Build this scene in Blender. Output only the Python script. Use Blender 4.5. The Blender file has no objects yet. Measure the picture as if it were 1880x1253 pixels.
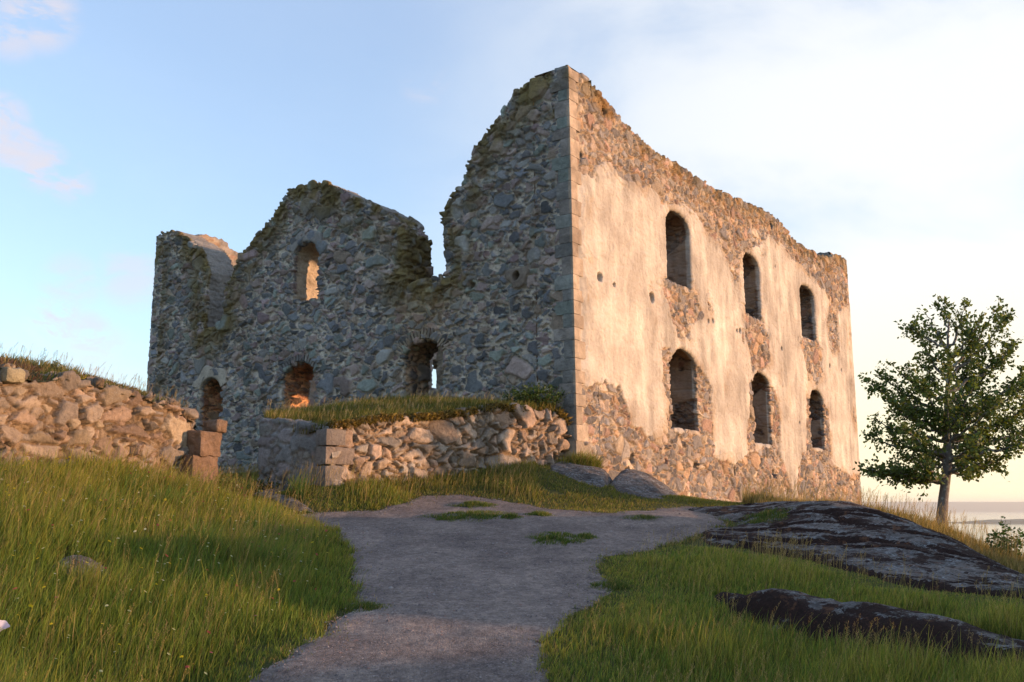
import bpy, math, random
import numpy as np
from mathutils import Vector
random.seed(7)
RNG = np.random.default_rng(11)
SC = bpy.context.scene
COL = SC.collection
R_ = math.radians

# ------------------------------------------------------------------ camera
FPX = 1740.0
PITCH = R_(9.91)
CAMP = np.array([0.0, 0.0, 1.6])
cd = bpy.data.cameras.new('camera')
cd.sensor_width = 36.0
cd.lens = 36.0 * FPX / 1880.0
cd.clip_start = 0.1
cd.clip_end = 90000.0
cam = bpy.data.objects.new('camera', cd)
COL.objects.link(cam)
cam.location = CAMP
cam.rotation_euler = (math.pi / 2 + PITCH, 0, 0)
SC.camera = cam

# ------------------------------------------------------------------ light
SUN_AZ, SUN_EL = 98.0, 5.5          # clockwise from +Y, degrees
SC.view_settings.view_transform = 'Standard'
SC.view_settings.look = 'None'
SC.view_settings.gamma = 1.0
SC.view_settings.exposure = 1.22
sun = bpy.data.lights.new('sun', 'SUN')
sun.energy = 3.1
sun.angle = R_(0.6)
sun.color = (1.0, 0.57, 0.30)
so = bpy.data.objects.new('sun', sun)
COL.objects.link(so)
sdir = Vector((math.sin(R_(SUN_AZ)) * math.cos(R_(SUN_EL)), math.cos(R_(SUN_AZ)) * math.cos(R_(SUN_EL)), math.sin(R_(SUN_EL))))
so.rotation_euler = sdir.to_track_quat('Z', 'Y').to_euler()
so.location = (40, -7, 12)


def pix_dir(u, v):
    x = (u - 940.0) / FPX
    y = (626.5 - v) / FPX
    c, s = math.cos(PITCH), math.sin(PITCH)
    return np.array([x, c - y * s, s + y * c])


def at(u, v, Y):
    d = pix_dir(u, v)
    return CAMP + d * (Y / d[1])


world = bpy.data.worlds.new('World')
SC.world = world
world.use_nodes = True
wn, wl = world.node_tree.nodes, world.node_tree.links
wn.clear()


def wmath(op, a, b=None, clamp=False):
    n = wn.new('ShaderNodeMath')
    n.operation = op
    n.use_clamp = clamp
    for i, q in enumerate((a, b)):
        if q is None:
            continue
        if isinstance(q, (int, float)):
            n.inputs[i].default_value = q
        else:
            wl.new(q, n.inputs[i])
    return n.outputs[0]


def wramp(val, a, b):
    n = wn.new('ShaderNodeMapRange')
    n.interpolation_type = 'SMOOTHSTEP'
    wl.new(val, n.inputs[0])
    n.inputs[1].default_value = a
    n.inputs[2].default_value = b
    return n.outputs[0]


wo = wn.new('ShaderNodeOutputWorld')
bg = wn.new('ShaderNodeBackground')
sky = wn.new('ShaderNodeTexSky')
sky.sky_type = 'NISHITA'
sky.sun_disc = False
sky.sun_elevation = R_(SUN_EL)
sky.sun_rotation = R_(SUN_AZ)
sky.altitude = 250
sky.air_density = 1.0
sky.dust_density = 0.6
sky.ozone_density = 2.0
tc = wn.new('ShaderNodeTexCoord')
mp = wn.new('ShaderNodeMapping')
mp.inputs['Scale'].default_value = (1.0, 1.0, 2.2)
mp.inputs['Rotation'].default_value = (0.0, 0.45, 0.2)
wl.new(tc.outputs['Generated'], mp.inputs[0])
no = wn.new('ShaderNodeTexNoise')
no.inputs['Scale'].default_value = 3.2
no.inputs['Detail'].default_value = 7.0
no.inputs['Roughness'].default_value = 0.55
no.inputs['Distortion'].default_value = 0.35
wl.new(mp.outputs[0], no.inputs['Vector'])
no2 = wn.new('ShaderNodeTexNoise')
no2.inputs['Scale'].default_value = 13.0
no2.inputs['Roughness'].default_value = 0.68
no2.inputs['Detail'].default_value = 6.0
no2.inputs['Distortion'].default_value = 0.6
mp2 = wn.new('ShaderNodeMapping')
mp2.inputs['Scale'].default_value = (1.0, 1.0, 2.6)
mp2.inputs['Rotation'].default_value = (0.0, 0.5, 0.0)
wl.new(tc.outputs['Generated'], mp2.inputs[0])
wl.new(mp2.outputs[0], no2.inputs['Vector'])


def spot(u, v, c0, c1):
    d = pix_dir(u, v)
    d = d / np.linalg.norm(d)
    n = wn.new('ShaderNodeVectorMath')
    n.operation = 'DOT_PRODUCT'
    wl.new(tc.outputs['Generated'], n.inputs[0])
    n.inputs[1].default_value = tuple(d)
    return wramp(n.outputs['Value'], math.cos(R_(c0)), math.cos(R_(c1)))


veil = wmath('MULTIPLY', spot(1900, 330, 38.0, 8.0), wramp(no.outputs[0], 0.12, 0.60))
veil = wmath('MULTIPLY', veil, 0.88)
sepz = wn.new('ShaderNodeSeparateXYZ')
wl.new(tc.outputs['Generated'], sepz.inputs[0])
low = wmath('MULTIPLY', wramp(sepz.outputs[2], 0.30, 0.0), wramp(sepz.outputs[0], -0.12, 0.34))
low = wmath('MULTIPLY', low, 0.85)
puffs = None
for (u, v, r0, r1, k) in ((70, 25, 2.4, 0.2, 0.9), (20, 60, 1.8, 0.2, 0.7), (5, 215, 1.6, 0.1, 1.0), (30, 270, 1.7, 0.1, 1.0), (80, 305, 1.7, 0.1, 1.0), (130, 335, 1.5, 0.1, 0.9), (100, 590, 1.8, 0.1, 0.9), (160, 615, 1.7, 0.1, 0.7),
                          (240, 510, 2.2, 0.2, 0.6), (130, 520, 2.0, 0.2, 0.5), (190, 665, 2.6, 0.2, 0.5), (780, 150, 1.8, 0.1, 0.3)):
    p = wmath('MULTIPLY', spot(u, v, r0, r1), k)
    puffs = p if puffs is None else wmath('MAXIMUM', puffs, p)
puffs = wmath('MULTIPLY', wmath('MULTIPLY', puffs, 0.8), wramp(no2.outputs[0], 0.38, 0.60))
mx = wn.new('ShaderNodeMix')
mx.data_type = 'RGBA'
wl.new(veil, mx.inputs[0])
gain = wn.new('ShaderNodeMix')
gain.data_type = 'RGBA'
gain.blend_type = 'MULTIPLY'
gain.inputs[0].default_value = 1.0
wl.new(sky.outputs[0], gain.inputs[6])
gain.inputs[7].default_value = (1.0, 1.0, 1.0, 1)
SKYGAIN = gain.inputs[7]
thin = wn.new('ShaderNodeMix')
thin.data_type = 'RGBA'
thin.blend_type = 'ADD'
thin.inputs[0].default_value = 1.0
wl.new(gain.outputs[2], thin.inputs[6])
tnc = wn.new('ShaderNodeMix')
tnc.data_type = 'RGBA'
wl.new(no.outputs[0], tnc.inputs[0])
tnc.inputs[6].default_value = (0.58, 0.68, 1.02, 1)
tnc.inputs[7].default_value = (0.90, 0.94, 1.16, 1)
wl.new(tnc.outputs[2], thin.inputs[7])
wl.new(thin.outputs[2], mx.inputs[6])
mx.inputs[7].default_value = (3.05, 3.07, 3.05, 1)
lowm = wn.new('ShaderNodeMix')
lowm.data_type = 'RGBA'
wl.new(low, lowm.inputs[0])
wl.new(mx.outputs[2], lowm.inputs[6])
lowm.inputs[7].default_value = (4.0, 3.45, 2.10, 1)
mx2 = wn.new('ShaderNodeMix')
mx2.data_type = 'RGBA'
wl.new(puffs, mx2.inputs[0])
wl.new(lowm.outputs[2], mx2.inputs[6])
mx2.inputs[7].default_value = (2.45, 2.25, 2.4, 1)
PUFFC = mx2.inputs[7]
wl.new(mx2.outputs[2], bg.inputs[0])
bg.inputs[1].default_value = 0.15
wl.new(bg.outputs[0], wo.inputs[0])

# ------------------------------------------------------------------ numpy noise


def _h(ix, iy, iz, seed):
    with np.errstate(over='ignore'):
        h = (ix.astype(np.int64) * 374761393 + iy.astype(np.int64) * 668265263 + iz.astype(np.int64) * 2147483647 + seed * 974711) & 0xffffffff
        h = ((h ^ (h >> 13)) * 1274126177) & 0xffffffff
        h = ((h ^ (h >> 16)) * 2246822519) & 0xffffffff
        h = (h ^ (h >> 15)) & 0xffffffff
    return (h / 4294967296.0).astype(np.float32)


def vnoise(P, seed=0):
    P = np.asarray(P, np.float32)
    i = np.floor(P)
    f = P - i
    f = f * f * (3 - 2 * f)
    i = i.astype(np.int64)
    out = 0
    for dx in (0, 1):
        wx = f[:, 0] if dx else 1 - f[:, 0]
        for dy in (0, 1):
            wy = f[:, 1] if dy else 1 - f[:, 1]
            for dz in (0, 1):
                wz = f[:, 2] if dz else 1 - f[:, 2]
                out = out + wx * wy * wz * _h(i[:, 0] + dx, i[:, 1] + dy, i[:, 2] + dz, seed)
    return out


def fbm(P, octv=4, seed=0, gain=0.5):
    P = np.asarray(P, np.float32)
    a, s, t = 1.0, 0.0, 0.0
    for o in range(octv):
        s = s + a * (vnoise(P * (2.0 ** o) + 17.3 * o, seed + o) - 0.5)
        t += a
        a *= gain
    return s / t * 2.0          # about -1..1


def fbm2(x, y, sc, octv=4, seed=0, gain=0.5):
    x = np.asarray(x, np.float32); y = np.asarray(y, np.float32)
    P = np.stack([x.ravel() * sc, y.ravel() * sc, np.full(x.size, 0.37, np.float32)], 1)
    return fbm(P, octv, seed, gain).reshape(x.shape)


def sstep(a, b, x):
    t = np.clip((x - a) / (b - a), 0, 1)
    return t * t * (3 - 2 * t)


def vor(P, cell, seed=0, zs=1.45, wt=0.42, warp=0.75):
    """3D power Voronoi: distance to the nearest cell border (in cells), and the cell's random numbers"""
    n = len(P)
    TL = np.empty(n, np.float32); E = np.empty(n, np.float32); I1 = np.empty(n, np.float32); I2 = np.empty(n, np.float32)
    for a in range(0, n, 200000):
        Q = np.asarray(P[a:a + 200000], np.float32) / cell
        Q[:, 2] *= zs
        W = np.stack([vnoise(Q * 1.3 + 5.1 * k, seed + 60 + k) - 0.5 for k in range(3)], 1)
        Q = Q + warp * W
        i = np.floor(Q).astype(np.int64)
        m = len(Q)
        F1 = np.full(m, 99, np.float32); F2 = np.full(m, 99, np.float32)
        C1 = np.zeros((m, 3), np.float32); C2 = np.zeros((m, 3), np.float32)
        ida = np.zeros(m, np.float32)
        for dx in (-1, 0, 1):
            for dy in (-1, 0, 1):
                for dz in (-1, 0, 1):
                    cx, cy, cz = i[:, 0] + dx, i[:, 1] + dy, i[:, 2] + dz
                    h1 = _h(cx, cy, cz, seed + 1)
                    h4 = (h1 * 97.13) % 1.0
                    c = np.stack([cx + 0.08 + 0.84 * h1, cy + 0.08 + 0.84 * _h(cx, cy, cz, seed + 2), cz + 0.08 + 0.84 * _h(cx, cy, cz, seed + 3)], 1).astype(np.float32)
                    d = ((Q - c) ** 2).sum(1) - wt * h4
                    b = d < F1
                    s2 = (~b) & (d < F2)
                    F2 = np.where(b, F1, np.where(s2, d, F2))
                    C2 = np.where(b[:, None], C1, np.where(s2[:, None], c, C2))
                    F1 = np.where(b, d, F1)
                    C1 = np.where(b[:, None], c, C1)
                    ida = np.where(b, h1, ida)
        rv = np.stack([(ida * 31.7) % 1.0, (ida * 53.3) % 1.0, (ida * 91.1) % 1.0], 1) - 0.5
        TL[a:a + 200000] = (rv * (Q - C1)).sum(1)
        E[a:a + 200000] = (F2 - F1) / (2 * np.sqrt(((C1 - C2) ** 2).sum(1)) + 1e-4)
        I1[a:a + 200000] = (ida * 13.7) % 1.0
        I2[a:a + 200000] = (ida * 71.9) % 1.0
    return E, I1, I2, TL


# ------------------------------------------------------------------ mesh helpers


def mesh_obj(name, V, polys, mat, parent=None, col=None, smooth=True, uv=None):
    """V (n,3); polys = list of int arrays (m,3) or (m,4)"""
    me = bpy.data.meshes.new(name)
    V = np.asarray(V, np.float32)
    if parent is not None:
        off, pp_ = np.zeros(3, np.float32), parent
        while pp_ is not None:
            off = off + np.array(pp_.location, np.float32)
            pp_ = pp_.parent
        V = V - off[None, :]
    me.vertices.add(len(V))
    me.vertices.foreach_set('co', V.ravel())
    polys = [np.asarray(p, np.int32) for p in polys if len(p)]
    nl = sum(p.size for p in polys)
    nf = sum(len(p) for p in polys)
    me.loops.add(nl)
    me.loops.foreach_set('vertex_index', np.concatenate([p.ravel() for p in polys]))
    me.polygons.add(nf)
    starts, tot, o = [], [], 0
    for p in polys:
        k = p.shape[1]
        starts.append(o + np.arange(len(p)) * k)
        tot.append(np.full(len(p), k))
        o += p.size
    me.polygons.foreach_set('loop_start', np.concatenate(starts).astype(np.int32))
    me.polygons.foreach_set('loop_total', np.concatenate(tot).astype(np.int32))
    me.polygons.foreach_set('use_smooth', np.full(nf, smooth))
    me.update(calc_edges=True)
    if col is not None:
        ca = me.attributes.new('col', 'FLOAT_COLOR', 'POINT')
        c4 = np.ones((len(V), 4), np.float32)
        c4[:, :col.shape[1]] = col
        ca.data.foreach_set('color', c4.ravel())
    me.materials.append(mat)
    ob = bpy.data.objects.new(name, me)
    COL.objects.link(ob)
    if parent is not None:
        ob.parent = parent
    return ob


def tag(o, label, cat, group=None):
    o['label'] = label
    o['category'] = cat
    if group:
        o['group'] = group
    return o


def empty(name, loc, label, cat, group=None):
    o = bpy.data.objects.new(name, None)
    COL.objects.link(o)
    o.empty_display_size = 0.3
    o.location = [float(q) for q in loc]
    return tag(o, label, cat, group)


def struct(o):
    o['kind'] = 'structure'
    return o


def stuff(o, label, cat):
    o['kind'] = 'stuff'
    return tag(o, label, cat)


def vnormals(V, quads):
    N = np.zeros_like(V)
    fn = np.cross(V[quads[:, 2]] - V[quads[:, 0]], V[quads[:, 3]] - V[quads[:, 1]])
    for k in range(4):
        for c in range(3):
            N[:, c] += np.bincount(quads[:, k], weights=fn[:, c], minlength=len(V))
    return N / (np.linalg.norm(N, axis=1, keepdims=True) + 1e-9)


def grid_quads(nx, ny):
    i = np.arange(nx * ny).reshape(nx, ny)
    return np.stack([i[:-1, :-1].ravel(), i[1:, :-1].ravel(), i[1:, 1:].ravel(), i[:-1, 1:].ravel()], 1)


def poly_sd(X, Z, poly):
    """signed distance, positive inside"""
    px = np.asarray(poly, np.float32)
    x = X.ravel().astype(np.float32); z = Z.ravel().astype(np.float32)
    d = np.full(x.shape, 1e9, np.float32)
    ins = np.zeros(x.shape, bool)
    for a, b in zip(px, np.roll(px, -1, 0)):
        e = b - a
        t = np.clip(((x - a[0]) * e[0] + (z - a[1]) * e[1]) / (e @ e + 1e-12), 0, 1)
        d = np.minimum(d, (x - a[0] - t * e[0]) ** 2 + (z - a[1] - t * e[1]) ** 2)
        if a[1] != b[1]:
            c = ((a[1] > z) != (b[1] > z)) & (x < e[0] * (z - a[1]) / e[1] + a[0])
            ins ^= c
    d = np.sqrt(d)
    return np.where(ins, d, -d).reshape(X.shape)


# ------------------------------------------------------------------ materials


class NT:
    def __init__(self, name):
        self.m = bpy.data.materials.new(name)
        self.m.use_nodes = True
        self.t = self.m.node_tree
        self.t.nodes.clear()
        self.out = self.n('ShaderNodeOutputMaterial')

    def n(self, t, **kw):
        x = self.t.nodes.new(t)
        for k, v in kw.items():
            setattr(x, k, v)
        return x

    def put(self, sock, v):
        if isinstance(v, (int, float, tuple, list)):
            sock.default_value = v
        else:
            self.t.links.new(v, sock)

    def noise(self, scale, detail=4, rough=0.55, dist=0.0, vec=None):
        x = self.n('ShaderNodeTexNoise')
        x.inputs['Scale'].default_value = scale
        x.inputs['Detail'].default_value = detail
        x.inputs['Roughness'].default_value = rough
        x.inputs['Distortion'].default_value = dist
        self.t.links.new(vec or self.pos(), x.inputs['Vector'])
        return x.outputs[0]

    def voro(self, scale, feature='F1', vec=None):
        x = self.n('ShaderNodeTexVoronoi', feature=feature)
        x.inputs['Scale'].default_value = scale
        self.t.links.new(vec or self.pos(), x.inputs['Vector'])
        return x

    def pos(self):
        if not hasattr(self, '_p'):
            self._p = self.n('ShaderNodeNewGeometry').outputs['Position']
        return self._p

    def rng(self, v, a, b, c=0.0, d=1.0, smooth=True):
        x = self.n('ShaderNodeMapRange')
        if smooth:
            x.interpolation_type = 'SMOOTHSTEP'
        self.put(x.inputs[0], v)
        for i, q in enumerate((a, b, c, d)):
            x.inputs[i + 1].default_value = q
        return x.outputs[0]

    def mix(self, f, a, b, blend='MIX'):
        x = self.n('ShaderNodeMix', data_type='RGBA', blend_type=blend)
        self.put(x.inputs[0], f)
        for i, q in ((6, a), (7, b)):
            self.put(x.inputs[i], (*q, 1) if isinstance(q, tuple) and len(q) == 3 else q)
        return x.outputs[2]

    def math(self, op, a, b=0.0):
        x = self.n('ShaderNodeMath', operation=op)
        self.put(x.inputs[0], a)
        self.put(x.inputs[1], b)
        return x.outputs[0]

    def attr(self, name='col'):
        return self.n('ShaderNodeAttribute', attribute_name=name)

    def bump(self, h, strength=0.5, dist=0.02, nrm=None):
        x = self.n('ShaderNodeBump')
        x.inputs['Strength'].default_value = strength
        x.inputs['Distance'].default_value = dist
        self.put(x.inputs['Height'], h)
        if nrm is not None:
            self.put(x.inputs['Normal'], nrm)
        return x.outputs[0]

    def principled(self, base, rough=0.9, nrm=None, spec=0.25):
        x = self.n('ShaderNodeBsdfPrincipled')
        self.put(x.inputs['Base Color'], (*base, 1) if isinstance(base, tuple) and len(base) == 3 else base)
        self.put(x.inputs['Roughness'], rough)
        x.inputs['Specular IOR Level'].default_value = spec
        if nrm is not None:
            self.put(x.inputs['Normal'], nrm)
        return x

    def done(self, sh):
        self.t.links.new(sh.outputs[0], self.out.inputs[0])
        return self.m


def m_masonry(name, speck=0.5):
    t = NT(name)
    a = t.attr()
    n1 = t.noise(9, 6, 0.65)
    n2 = t.noise(55, 4, 0.7)
    st_ = t.mix(t.rng(t.noise(0.9, 6, 0.6, 0.6), 0.3, 0.7), (0.80, 0.78, 0.77), (1.12, 1.12, 1.12))
    a_c = t.mix(1.0, a.outputs['Color'], st_, 'MULTIPLY')
    kf = t.rng(a.outputs['Alpha'], 0.0, 0.4, 0.38, 1.0)
    c = t.mix(kf, a_c, t.mix(n1, (0.42, 0.42, 0.43), (1.56, 1.53, 1.48)), 'MULTIPLY')
    c = t.mix(kf, c, t.mix(n2, (0.62, 0.62, 0.62), (1.4, 1.4, 1.4)), 'MULTIPLY')
    c = t.mix(t.math('MULTIPLY', t.rng(t.noise(19, 6, 0.75, 0.4), 0.56, 0.66), 0.55 if speck > 0.3 else 0.3), c, t.mix(1.0, c, (0.38, 0.36, 0.36), 'MULTIPLY'))
    v = t.voro(26)
    lich = t.math('MULTIPLY', t.rng(v.outputs['Distance'], 0.34, 0.12), t.rng(t.noise(2.6, 5, 0.7), 0.53, 0.66))
    lich = t.math('MULTIPLY', lich, t.math('MULTIPLY', a.outputs['Alpha'], speck))
    c = t.mix(lich, c, (0.42, 0.45, 0.42))
    h = t.math('ADD', t.math('MULTIPLY', n1, 1.0), t.math('MULTIPLY', n2, 0.35))
    nb = t.bump(t.math('MULTIPLY', h, kf), 0.85, 0.07)
    nb = t.bump(t.noise(130, 3, 0.7), 0.5, 0.006, nb)
    return t.done(t.principled(c, 0.93, nb, 0.15))


def m_rock(name, dark=0.5, warm=0.5):
    t = NT(name)
    mpn = t.n('ShaderNodeMapping')
    mpn.inputs['Rotation'].default_value = (0.0, 0.0, 0.5)
    mpn.inputs['Scale'].default_value = (1.0, 1.15, 1.2)
    t.t.links.new(t.pos(), mpn.inputs[0])
    pv = mpn.outputs[0]
    n1 = t.noise(1.1, 8, 0.68, 0.4, pv)
    n2 = t.noise(6, 8, 0.72, 0.3, pv)
    n3 = t.noise(34, 5, 0.72)
    base = t.mix(t.rng(n1, 0.38, 0.62), (0.145, 0.138, 0.135), (0.24, 0.21, 0.19))
    base = t.mix(t.rng(n2, 0.35, 0.66), t.mix(1.0, base, (0.40, 0.38, 0.38), 'MULTIPLY'), base)
    pl = t.math('MULTIPLY', t.rng(t.noise(14, 7, 0.8, 0.6, pv), 0.49, 0.60), t.rng(t.noise(2.6, 5, 0.7), 0.36, 0.60))
    base = t.mix(pl, base, (0.33, 0.36, 0.38))
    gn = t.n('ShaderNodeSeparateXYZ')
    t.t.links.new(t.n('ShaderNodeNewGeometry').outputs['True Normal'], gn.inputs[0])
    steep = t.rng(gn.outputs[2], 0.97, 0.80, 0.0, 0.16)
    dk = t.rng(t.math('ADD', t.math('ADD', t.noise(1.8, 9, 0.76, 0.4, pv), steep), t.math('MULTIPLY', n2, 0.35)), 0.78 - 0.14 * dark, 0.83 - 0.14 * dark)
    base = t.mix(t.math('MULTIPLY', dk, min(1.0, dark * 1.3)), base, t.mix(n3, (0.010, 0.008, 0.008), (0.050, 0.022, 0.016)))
    rs = t.math('MULTIPLY', t.rng(t.noise(4.1, 7, 0.75, 0.3), 0.55, 0.66), warm)
    base = t.mix(rs, base, (0.22, 0.10, 0.05))
    base = t.mix(1.0, base, t.mix(n3, (0.5, 0.5, 0.5), (1.5, 1.5, 1.5)), 'MULTIPLY')
    nb = t.bump(t.math('ADD', n2, t.math('MULTIPLY', n1, 0.8)), 1.0, 0.08)
    nb = t.bump(n3, 0.9, 0.025, nb)
    return t.done(t.principled(base, 0.92, nb, 0.2))


def m_leaf(name, tr=0.35, rough=0.6):
    t = NT(name)
    a = t.attr()
    d = t.principled(a.outputs['Color'], rough, None, 0.25)
    tl = t.n('ShaderNodeBsdfTranslucent')
    t.put(tl.inputs[0], t.mix(1.0, a.outputs['Color'], (1.35, 1.25, 0.55), 'MULTIPLY'))
    mxs = t.n('ShaderNodeMixShader')
    mxs.inputs[0].default_value = tr
    t.t.links.new(d.outputs[0], mxs.inputs[1])
    t.t.links.new(tl.outputs[0], mxs.inputs[2])
    return t.done(mxs)


M_WALL = m_masonry('rubble_masonry', 0.6)
M_WARM = m_masonry('sunny_masonry', 0.15)
M_LOW = m_masonry('boulder_masonry', 0.6)
M_ROCK = m_rock('lichen_bedrock', 0.80, 0.5)
M_ROCK2 = m_rock('mauve_bedrock', 0.25, 0.35)
M_GRASS = m_leaf('grass_blades', 0.45, 0.5)
M_LEAF = m_leaf('tree_leaves', 0.30, 0.55)


def m_bark():
    t = NT('bark')
    mpn = t.n('ShaderNodeMapping')
    mpn.inputs['Scale'].default_value = (1, 1, 0.25)
    t.t.links.new(t.pos(), mpn.inputs[0])
    n = t.noise(38, 5, 0.7, 0.3, mpn.outputs[0])
    c = t.mix(n, (0.055, 0.045, 0.04), (0.24, 0.21, 0.19))
    c = t.mix(t.rng(t.noise(9, 4, 0.6), 0.52, 0.62), c, (0.26, 0.27, 0.24))
    return t.done(t.principled(c, 0.9, t.bump(n, 0.8, 0.02)))


M_BARK = m_bark()


def m_soil():
    t = NT('soil_and_turf')
    n = t.noise(2.0, 7, 0.7)
    n2 = t.noise(30, 5, 0.7)
    c = t.mix(n, (0.035, 0.045, 0.014), (0.075, 0.085, 0.022))
    c = t.mix(t.rng(n2, 0.45, 0.7), c, (0.10, 0.075, 0.04))
    return t.done(t.principled(c, 0.95, t.bump(n2, 0.8, 0.04), 0.1))


M_SOIL = m_soil()


def m_gravel():
    t = NT('trodden_gravel')
    n = t.noise(0.9, 6, 0.65)
    n2 = t.noise(11, 6, 0.75)
    v = t.voro(55)
    v2 = t.voro(24)
    c = t.mix(t.rng(n, 0.35, 0.65), (0.140, 0.112, 0.098), (0.265, 0.215, 0.182))
    c = t.mix(1.0, c, t.mix(t.rng(n2, 0.3, 0.75), (0.55, 0.54, 0.56), (1.42, 1.40, 1.36)), 'MULTIPLY')
    hs = t.n('ShaderNodeSeparateColor')
    t.t.links.new(v.outputs['Color'], hs.inputs[0])
    c = t.mix(t.rng(hs.outputs[0], 0.0, 1.0, 0.0, 0.55), c, t.mix(hs.outputs[1], (0.06, 0.05, 0.052), (0.31, 0.26, 0.25)))
    hs2 = t.n('ShaderNodeSeparateColor')
    t.t.links.new(v2.outputs['Color'], hs2.inputs[0])
    big = t.math('MULTIPLY', t.rng(hs2.outputs[0], 0.86, 0.9), t.rng(v2.outputs['Distance'], 0.36, 0.2))
    c = t.mix(big, c, t.mix(hs2.outputs[1], (0.06, 0.05, 0.05), (0.42, 0.36, 0.34)))
    c = t.mix(1.0, c, t.mix(t.rng(t.noise(3.4, 5, 0.7, 0.5), 0.35, 0.65), (0.87, 0.86, 0.86), (1.12, 1.11, 1.10)), 'MULTIPLY')
    hgt = t.math('ADD', t.math('MULTIPLY', v.outputs['Distance'], -0.6), t.math('ADD', n2, t.math('MULTIPLY', big, 0.9)))
    nb = t.bump(hgt, 0.85, 0.02)
    return t.done(t.principled(c, 0.93, nb, 0.15))


M_GRAVEL = m_gravel()


def m_attr(name, rough=0.9):
    t = NT(name)
    a = t.attr()
    n = t.noise(60, 4, 0.7)
    c = t.mix(1.0, a.outputs['Color'], t.mix(n, (0.7, 0.7, 0.7), (1.3, 1.3, 1.3)), 'MULTIPLY')
    return t.done(t.principled(c, rough, t.bump(n, 0.5, 0.01)))


M_PEB = m_attr('pebbles')

# ------------------------------------------------------------------ terrain


class RBF:
    def __init__(self, pts, lam=1e-3):
        P = np.array(pts, float)
        self.c = P[:, :2]
        n = len(P)
        K = self.phi(np.linalg.norm(self.c[:, None] - self.c[None], axis=2)) + lam * np.eye(n)
        A = np.zeros((n + 3, n + 3))
        A[:n, :n] = K
        A[:n, n] = 1
        A[:n, n + 1:] = self.c
        A[n:, :n] = A[:n, n:].T
        self.w = np.linalg.solve(A, np.concatenate([P[:, 2], np.zeros(3)]))

    @staticmethod
    def phi(r):
        return r * r * np.log(r + 1e-9)

    def __call__(self, x, y):
        x = np.asarray(x, float); y = np.asarray(y, float)
        n = len(self.c)
        out = self.w[n] + self.w[n + 1] * x + self.w[n + 2] * y
        for k in range(n):
            out = out + self.w[k] * self.phi(np.sqrt((x - self.c[k, 0]) ** 2 + (y - self.c[k, 1]) ** 2))
        return out


def P_(u, v, Y, dz=0.0):
    p = at(u, v, Y)
    return [p[0], p[1], p[2] + dz]


AR = R_(35.46)
SRv = np.array([math.sin(AR), math.cos(AR), 0.0])      # along the sunlit wall, away from the corner
NRv = np.array([math.cos(AR), -math.sin(AR), 0.0])     # its outward normal
SLv = np.array([-math.cos(AR), math.sin(AR), 0.0])     # along the shaded wall
NLv = np.array([-math.sin(AR), -math.cos(AR), 0.0])
K3 = at(1057.5, 785, 25.0)
K3 = np.array([K3[0], K3[1], 0.0])

ctrl = []
for v, Y in ((1253, 9.2), (1160, 10.65), (1100, 12.1), (1050, 13.7), (1000, 15.8), (960, 17.9), (940, 19.2)):
    for u in (640, 900, 1100):
        ctrl.append(P_(u, v, Y))
ctrl += [P_(450, 1253, 9.2), P_(1000, 1253, 9.2), P_(560, 1160, 10.6), P_(1230, 960, 17.6), P_(1260, 945, 18.9)]
G0 = -0.22
ctrl += [P_(600, 892, 20.3), P_(720, 886, 21.4), P_(860, 872, 22.8), P_(1000, 856, 24.2), P_(800, 925, 20.2), P_(980, 930, 20.2), P_(1120, 940, 20.2)]
ctrl += [P_(540, 950, 18.6), P_(470, 915, 21), P_(450, 885, 25), P_(440, 880, 31)]
ctrl += [P_(1090, 880, 24.8), P_(1180, 905, 26.4), P_(1250, 930, 29.5), P_(1350, 938, 33), P_(1450, 942, 37), P_(1583, 948, 46, -0.3)]
# left meadow (grass tops are seen, the ground lies lower)
ctrl += [P_(0, 850, 16.0, G0), P_(200, 856, 17.3, G0), P_(340, 876, 19.0, G0), P_(420, 895, 19.6, G0), P_(-200, 850, 14.5, G0),
         P_(0, 1000, 11.5, G0), P_(0, 1100, 9.8, G0), P_(0, 1253, 8.0, G0), P_(200, 1000, 12.5, G0), P_(200, 1100, 10.6, G0), P_(200, 1253, 8.6, G0),
         P_(400, 950, 16.0, G0), P_(400, 1000, 13.6, G0), P_(400, 1100, 11.3, G0), P_(350, 1253, 9.0, G0), P_(500, 1000, 14.7, G0), P_(520, 1080, 12.2, G0)]
# right side under the outcrops
ctrl += [P_(1290, 990, 16.4, -0.03), P_(1480, 1024, 14.6, -0.05), P_(1640, 1064, 12.8, -0.05), P_(1880, 1094, 11.9, -0.05),
         P_(1450, 925, 19.7, -0.35), P_(1583, 935, 19.3, -0.35), P_(1700, 985, 18.0, -0.3), P_(1880, 1062, 15.0, -0.25),
         P_(1727, 985, 21.5, 0.0), P_(1640, 960, 22.5, -0.1), P_(1880, 1035, 20.0, -0.1), P_(1800, 1030, 23.5, -0.6),
         P_(1300, 1062, 13.0, -0.1), P_(1500, 1085, 12.1, -0.12), P_(1700, 1120, 11.1, -0.12), P_(1880, 1150, 10.3, -0.12),
         P_(1150, 1130, 11.2, -0.05), P_(1400, 1150, 10.7, -0.15), P_(1600, 1200, 9.8, -0.12), P_(1880, 1245, 8.9, -0.1), P_(1200, 1253, 9.2, -0.1), P_(1550, 1253, 9.0, -0.12)]
# out of the picture
ctrl += [[0, 0, 0.0], [-6, 0, 0.1], [6, 0, 0.0], [0, -8, -0.3], [-14, 4, 0.8], [14, 2, 0.6], [-20, 14, 2.3], [-24, 28, 2.6], [-16, 36, 2.6], [-8, 40, 2.7], [4, 45, 2.6], [16, 58, 1.0],
         [16, 26, -1.6], [24, 40, -3.5], [20, 20, -1.6], [13, 15, 0.4], [-20, -6, 0.5], [20, -8, -0.8]]
BASE = RBF(ctrl, 0.02)


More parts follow.
